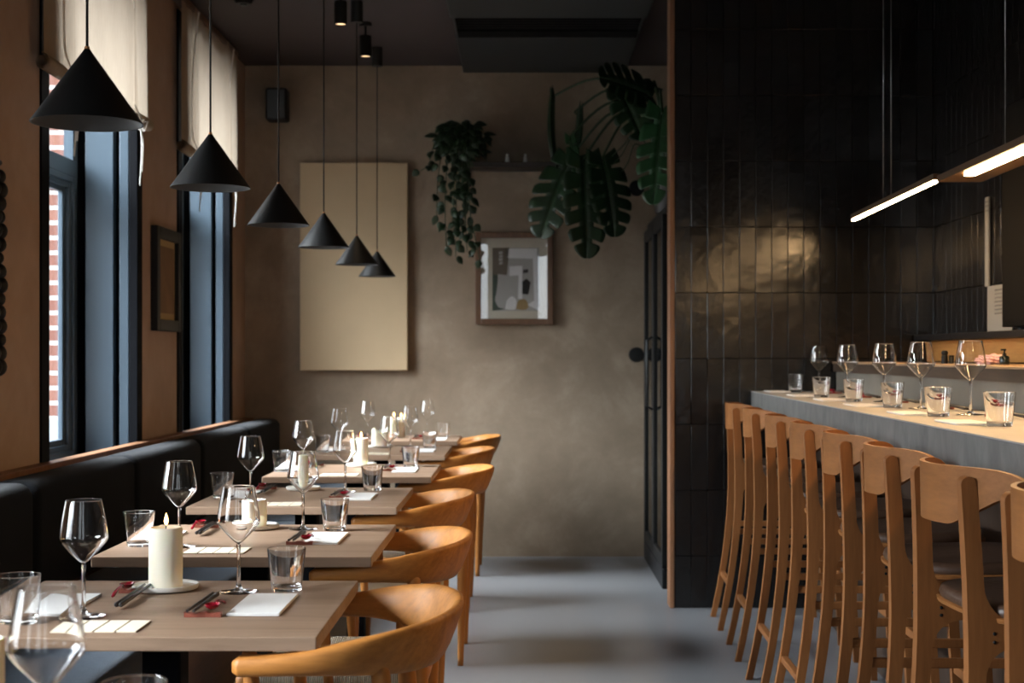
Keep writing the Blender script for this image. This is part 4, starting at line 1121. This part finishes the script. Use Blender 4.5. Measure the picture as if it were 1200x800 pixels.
# ------------------------------------------------------------------ bar stools (local: sitter faces +x, posts at x = 0)
st = thing('bar_stool', 'x', 'bar stool', (0, 0, 0))
def post_x(z):
    if z > .62: return -.012 * ((z - .62) / .36) ** 2 + .004
    return .004 - .078 * ((.62 - z) / .62) ** 1.8
TH = .030
def arc(cx, cz, r, a0, a1, n=7): return [(cx + r * math.cos(a0 + (a1 - a0) * k / n), cz + r * math.sin(a0 + (a1 - a0) * k / n)) for k in range(n + 1)]
def dep(z): return TH + (.006 * (1 - abs(z - .68) / .30) if abs(z - .68) < .30 else 0) + 0
o2 = [(post_x(z), z) for z in [i * .05 for i in range(20)]]
o2 += [(post_x(.955) + TH / 2 + TH / 2 * math.cos(a), .954 + TH / 2 * math.sin(a)) for a in [PI - PI * k / 8 for k in range(9)]]
o2 += [(post_x(z) + dep(z), z) for z in (.92, .88, .84, .80)]
rx = post_x(.77) + dep(.77)
o2 += arc(rx + .075, .765, .075, PI, 1.5 * PI, 8)                      # fillet down into the seat rail
o2 += [(.20, .690), (.355, .690), (.371, .684), (.376, .66), (.388, .45), (.402, .2), (.41, 0), (.388, 0), (.376, .2), (.358, .45), (.348, .58)]
o2 += arc(.300, .597, .048, 0, PI / 2, 6)
lx = post_x(.585) + dep(.585)
o2 += [(.22, .645)] + arc(lx + .060, .585, .060, PI / 2, PI, 8)
o2 += [(post_x(z) + dep(z) - .006 * (1 - z / .56), z) for z in (.50, .42, .34, .26, .18, .10, .0)]
for s_ in (-1, 1):
    bm = BM(); HY = .0135
    def f3(u, v, d): return (u, s_ * (.135 + .034 * max(0, 1 - v / .97)) + d, v)
    add_prism(bm, o2, f3, -HY, HY)
    bmesh.ops.recalc_face_normals(bm, faces=bm.faces[:]); bm.normal_update()
    bmesh.ops.triangulate(bm, faces=[f for f in bm.faces if len(f.verts) > 4], ngon_method='EAR_CLIP')
    o = obj('side_frame', bm, 'stool', st, smooth=35)
    bv = o.modifiers.new('bevel', 'BEVEL'); bv.width = .004; bv.segments = 2; bv.limit_method = 'ANGLE'; bv.angle_limit = math.radians(60)
    bm = BM()
    for z in (.662, .675): add_lathe(bm, [(0, 0), (.0035, 0), (.0035, .0012), (0, .0012)], 10, (0, 0, 0))
    for k, v in enumerate(bm.verts):
        zz = .656 if k < len(bm.verts) // 2 else .672
        v.co = Vector((.055 + v.co.x, s_ * (.135 + .034 * (1 - zz / .97)) - HY - .0012 + v.co.z, zz + v.co.y))
    obj('screw', bm, 'black', st)
    bm = BM(); yy = s_ * (.135 + .034 * (1 - .43 / .97)); add_box(bm, (post_x(.43) + .02, yy - .009, .418), (.37, yy + .009, .442), .003); obj('stretcher', bm, 'stool', st)
# curved back panel
bm = BM(); nu, nv = 36, 8; G = {}
for side in (0, 1):
    for i in range(nu + 1):
        u = -1 + 2 * i / nu; y = .232 * u
        ztop = .986 - .012 * abs(u) ** 8 * 2.2
        zbot = .872 + .088 * max(0, (abs(u) - .34) / .66) ** 1.25
        if abs(u) > .9: 
            q = (abs(u) - .9) / .1; mid = .955; ztop = mid + (ztop - mid) * math.sqrt(max(.0, 1 - q * q * .9)); zbot = mid + (zbot - mid) * math.sqrt(max(0, 1 - q * q * .9))
        for j in range(nv + 1):
            z = zbot + (ztop - zbot) * j / nv
            x = TH - .011 + 2.2 * (y * y - .135 ** 2) - .018 * (z - .88) + (.010 if side else 0)
            G[side, i, j] = bm.verts.new((x, y, z))
for side in (0, 1):
    for i in range(nu):
        for j in range(nv): bm.faces.new((G[side, i, j], G[side, i + 1, j], G[side, i + 1, j + 1], G[side, i, j + 1]))
for i in range(nu):
    for j in (0, nv): bm.faces.new((G[0, i, j], G[0, i + 1, j], G[1, i + 1, j], G[1, i, j]))
for j in range(nv):
    for i in (0, nu): bm.faces.new((G[0, i, j], G[0, i, j + 1], G[1, i, j + 1], G[1, i, j]))
obj('back_panel', bm, 'stoolback', st, smooth=40)
bm = BM()
out = [];
for k in range(40):
    th = 2 * PI * k / 40; cx_, sy_ = math.cos(th), math.sin(th)
    out.append((.215 + .185 * math.copysign(abs(cx_) ** .6, cx_), .205 * math.copysign(abs(sy_) ** .6, sy_)))
def seat_part(layers, name, mt):
    bm = BM(); rings = []
    for z, sc in layers: rings.append([bm.verts.new((.215 + (x - .215) * sc, y * sc, z + .03 * max(0, x - .2))) for x, y in out])
    for a, b in zip(rings, rings[1:]):
        for k in range(40): bm.faces.new((a[k], a[(k + 1) % 40], b[(k + 1) % 40], b[k]))
    bm.faces.new(rings[0]); bm.faces.new(rings[-1]); obj(name, bm, mt, st, smooth=50)
seat_part(((.6905, .97), (.692, .99), (.700, 1.0), (.7015, .99)), 'seat_shell', 'stoolback')
seat_part(((.7018, .96), (.710, .975), (.722, .955), (.727, .90), (.724, .7), (.721, .35)), 'seat_pad', 'stoolseat')
bm.free()
bm = BM(); add_box(bm, (post_x(.2) + .004, -.155, .19), (post_x(.2) + .026, .155, .212), .003); obj('rear_rung', bm, 'stool', st)
bm = BM(); add_box(bm, (.374, -.16, .285), (.394, .16, .312), .003); obj('foot_rest', bm, 'stool', st)
mk_stool = Maker(st)
for i, yc in enumerate((6.58, 5.93, 5.27, 4.68, 4.09, 3.53, 2.94, 2.35)):
    mk_stool((.748 + .0263 * yc, yc, 0), BA + (.09 if i == 6 else rnd.uniform(-.015, .015)), 'brown bent-back bar stool at the concrete bar, %s from the tiled partition' % (ordw + ['seventh', 'eighth'])[i], 'bar stools along the counter')

# ------------------------------------------------------------------ light
W = bpy.data.worlds.new('World'); S.world = W; W.use_nodes = True
bg = W.node_tree.nodes['Background']
wt = W.node_tree
tc = N(wt, 'ShaderNodeTexCoord'); sp_ = N(wt, 'ShaderNodeSeparateXYZ'); wt.links.new(tc.outputs['Generated'], sp_.inputs['Vector'])
cr = N(wt, 'ShaderNodeValToRGB'); e = cr.color_ramp.elements
e[0].position = .0; e[0].color = (.60, .62, .65, 1); e[1].position = .8; e[1].color = (.88, .93, 1.0, 1)
wt.links.new(sp_.outputs['Z'], cr.inputs['Fac']); wt.links.new(cr.outputs['Color'], bg.inputs['Color'])
dp = N(wt, 'ShaderNodeVectorMath', operation='DOT_PRODUCT'); dp.inputs[1].default_value = Vector((-.80, -.17, .56)).normalized()
wt.links.new(tc.outputs['Generated'], dp.inputs[0])
mxm = N(wt, 'ShaderNodeMath', operation='MAXIMUM'); mxm.inputs[1].default_value = 0; wt.links.new(dp.outputs['Value'], mxm.inputs[0])
pw = N(wt, 'ShaderNodeMath', operation='POWER'); pw.inputs[1].default_value = 12.0; wt.links.new(mxm.outputs['Value'], pw.inputs[0])
ml = N(wt, 'ShaderNodeMath', operation='MULTIPLY_ADD'); ml.inputs[1].default_value = 130.0; ml.inputs[2].default_value = 4.0   # bright patch of cloudy sky across the street
wt.links.new(pw.outputs['Value'], ml.inputs[0]); wt.links.new(ml.outputs['Value'], bg.inputs['Strength'])
def portal(name, loc, rot, sx, sy):
    L = bpy.data.lights.new(name, 'AREA'); L.shape = 'RECTANGLE'; L.size = sx; L.size_y = sy; L.cycles.is_portal = True
    o = bpy.data.objects.new(name, L); C.objects.link(o); o.location = loc; o.rotation_euler = rot
for a, b in WIN: portal('window_daylight', (XL - .55, (a + b) / 2, 1.85), (0, -PI / 2, 0), 2.1, b - a + .1)
for a, b in FW: portal('window_daylight', ((a + b) / 2, YF - .3, 1.75), (PI / 2, 0, 0), b - a, 2.15)
for x, y, _ in SPOTS:
    L = bpy.data.lights.new('spot_beam', 'SPOT'); L.energy = 6; L.color = (1, .72, .45); L.spot_size = math.radians(75); L.spot_blend = .6; L.shadow_soft_size = .025
    o = bpy.data.objects.new('spot_beam', L); C.objects.link(o); o.location = (x, y, ZC - .185)

# ------------------------------------------------------------------ camera
cam = bpy.data.cameras.new('camera'); co = bpy.data.objects.new('camera', cam); C.objects.link(co)
co.location = (0, 0, 1.2); co.rotation_euler = (PI / 2, 0, 0)
cam.sensor_width = 36; cam.lens = 1722 / 1200 * 36
cam.shift_x = -15 / 1200; cam.shift_y = 16 / 1200
cam.clip_start = .05; cam.clip_end = 100
cam.dof.use_dof = True; cam.dof.focus_distance = 3.4; cam.dof.aperture_fstop = 6.3
S.camera = co
S.view_settings.view_transform = 'Standard'; S.view_settings.look = 'None'; S.view_settings.gamma = 1; S.view_settings.use_curve_mapping = False
S.view_settings.exposure = 0.0
cy = S.cycles
cy.max_bounces = 16; cy.diffuse_bounces = 5; cy.glossy_bounces = 5; cy.transmission_bounces = 14; cy.transparent_max_bounces = 40
cy.caustics_reflective = False; cy.caustics_refractive = True; cy.sample_clamp_indirect = 30
cy.use_denoising = True
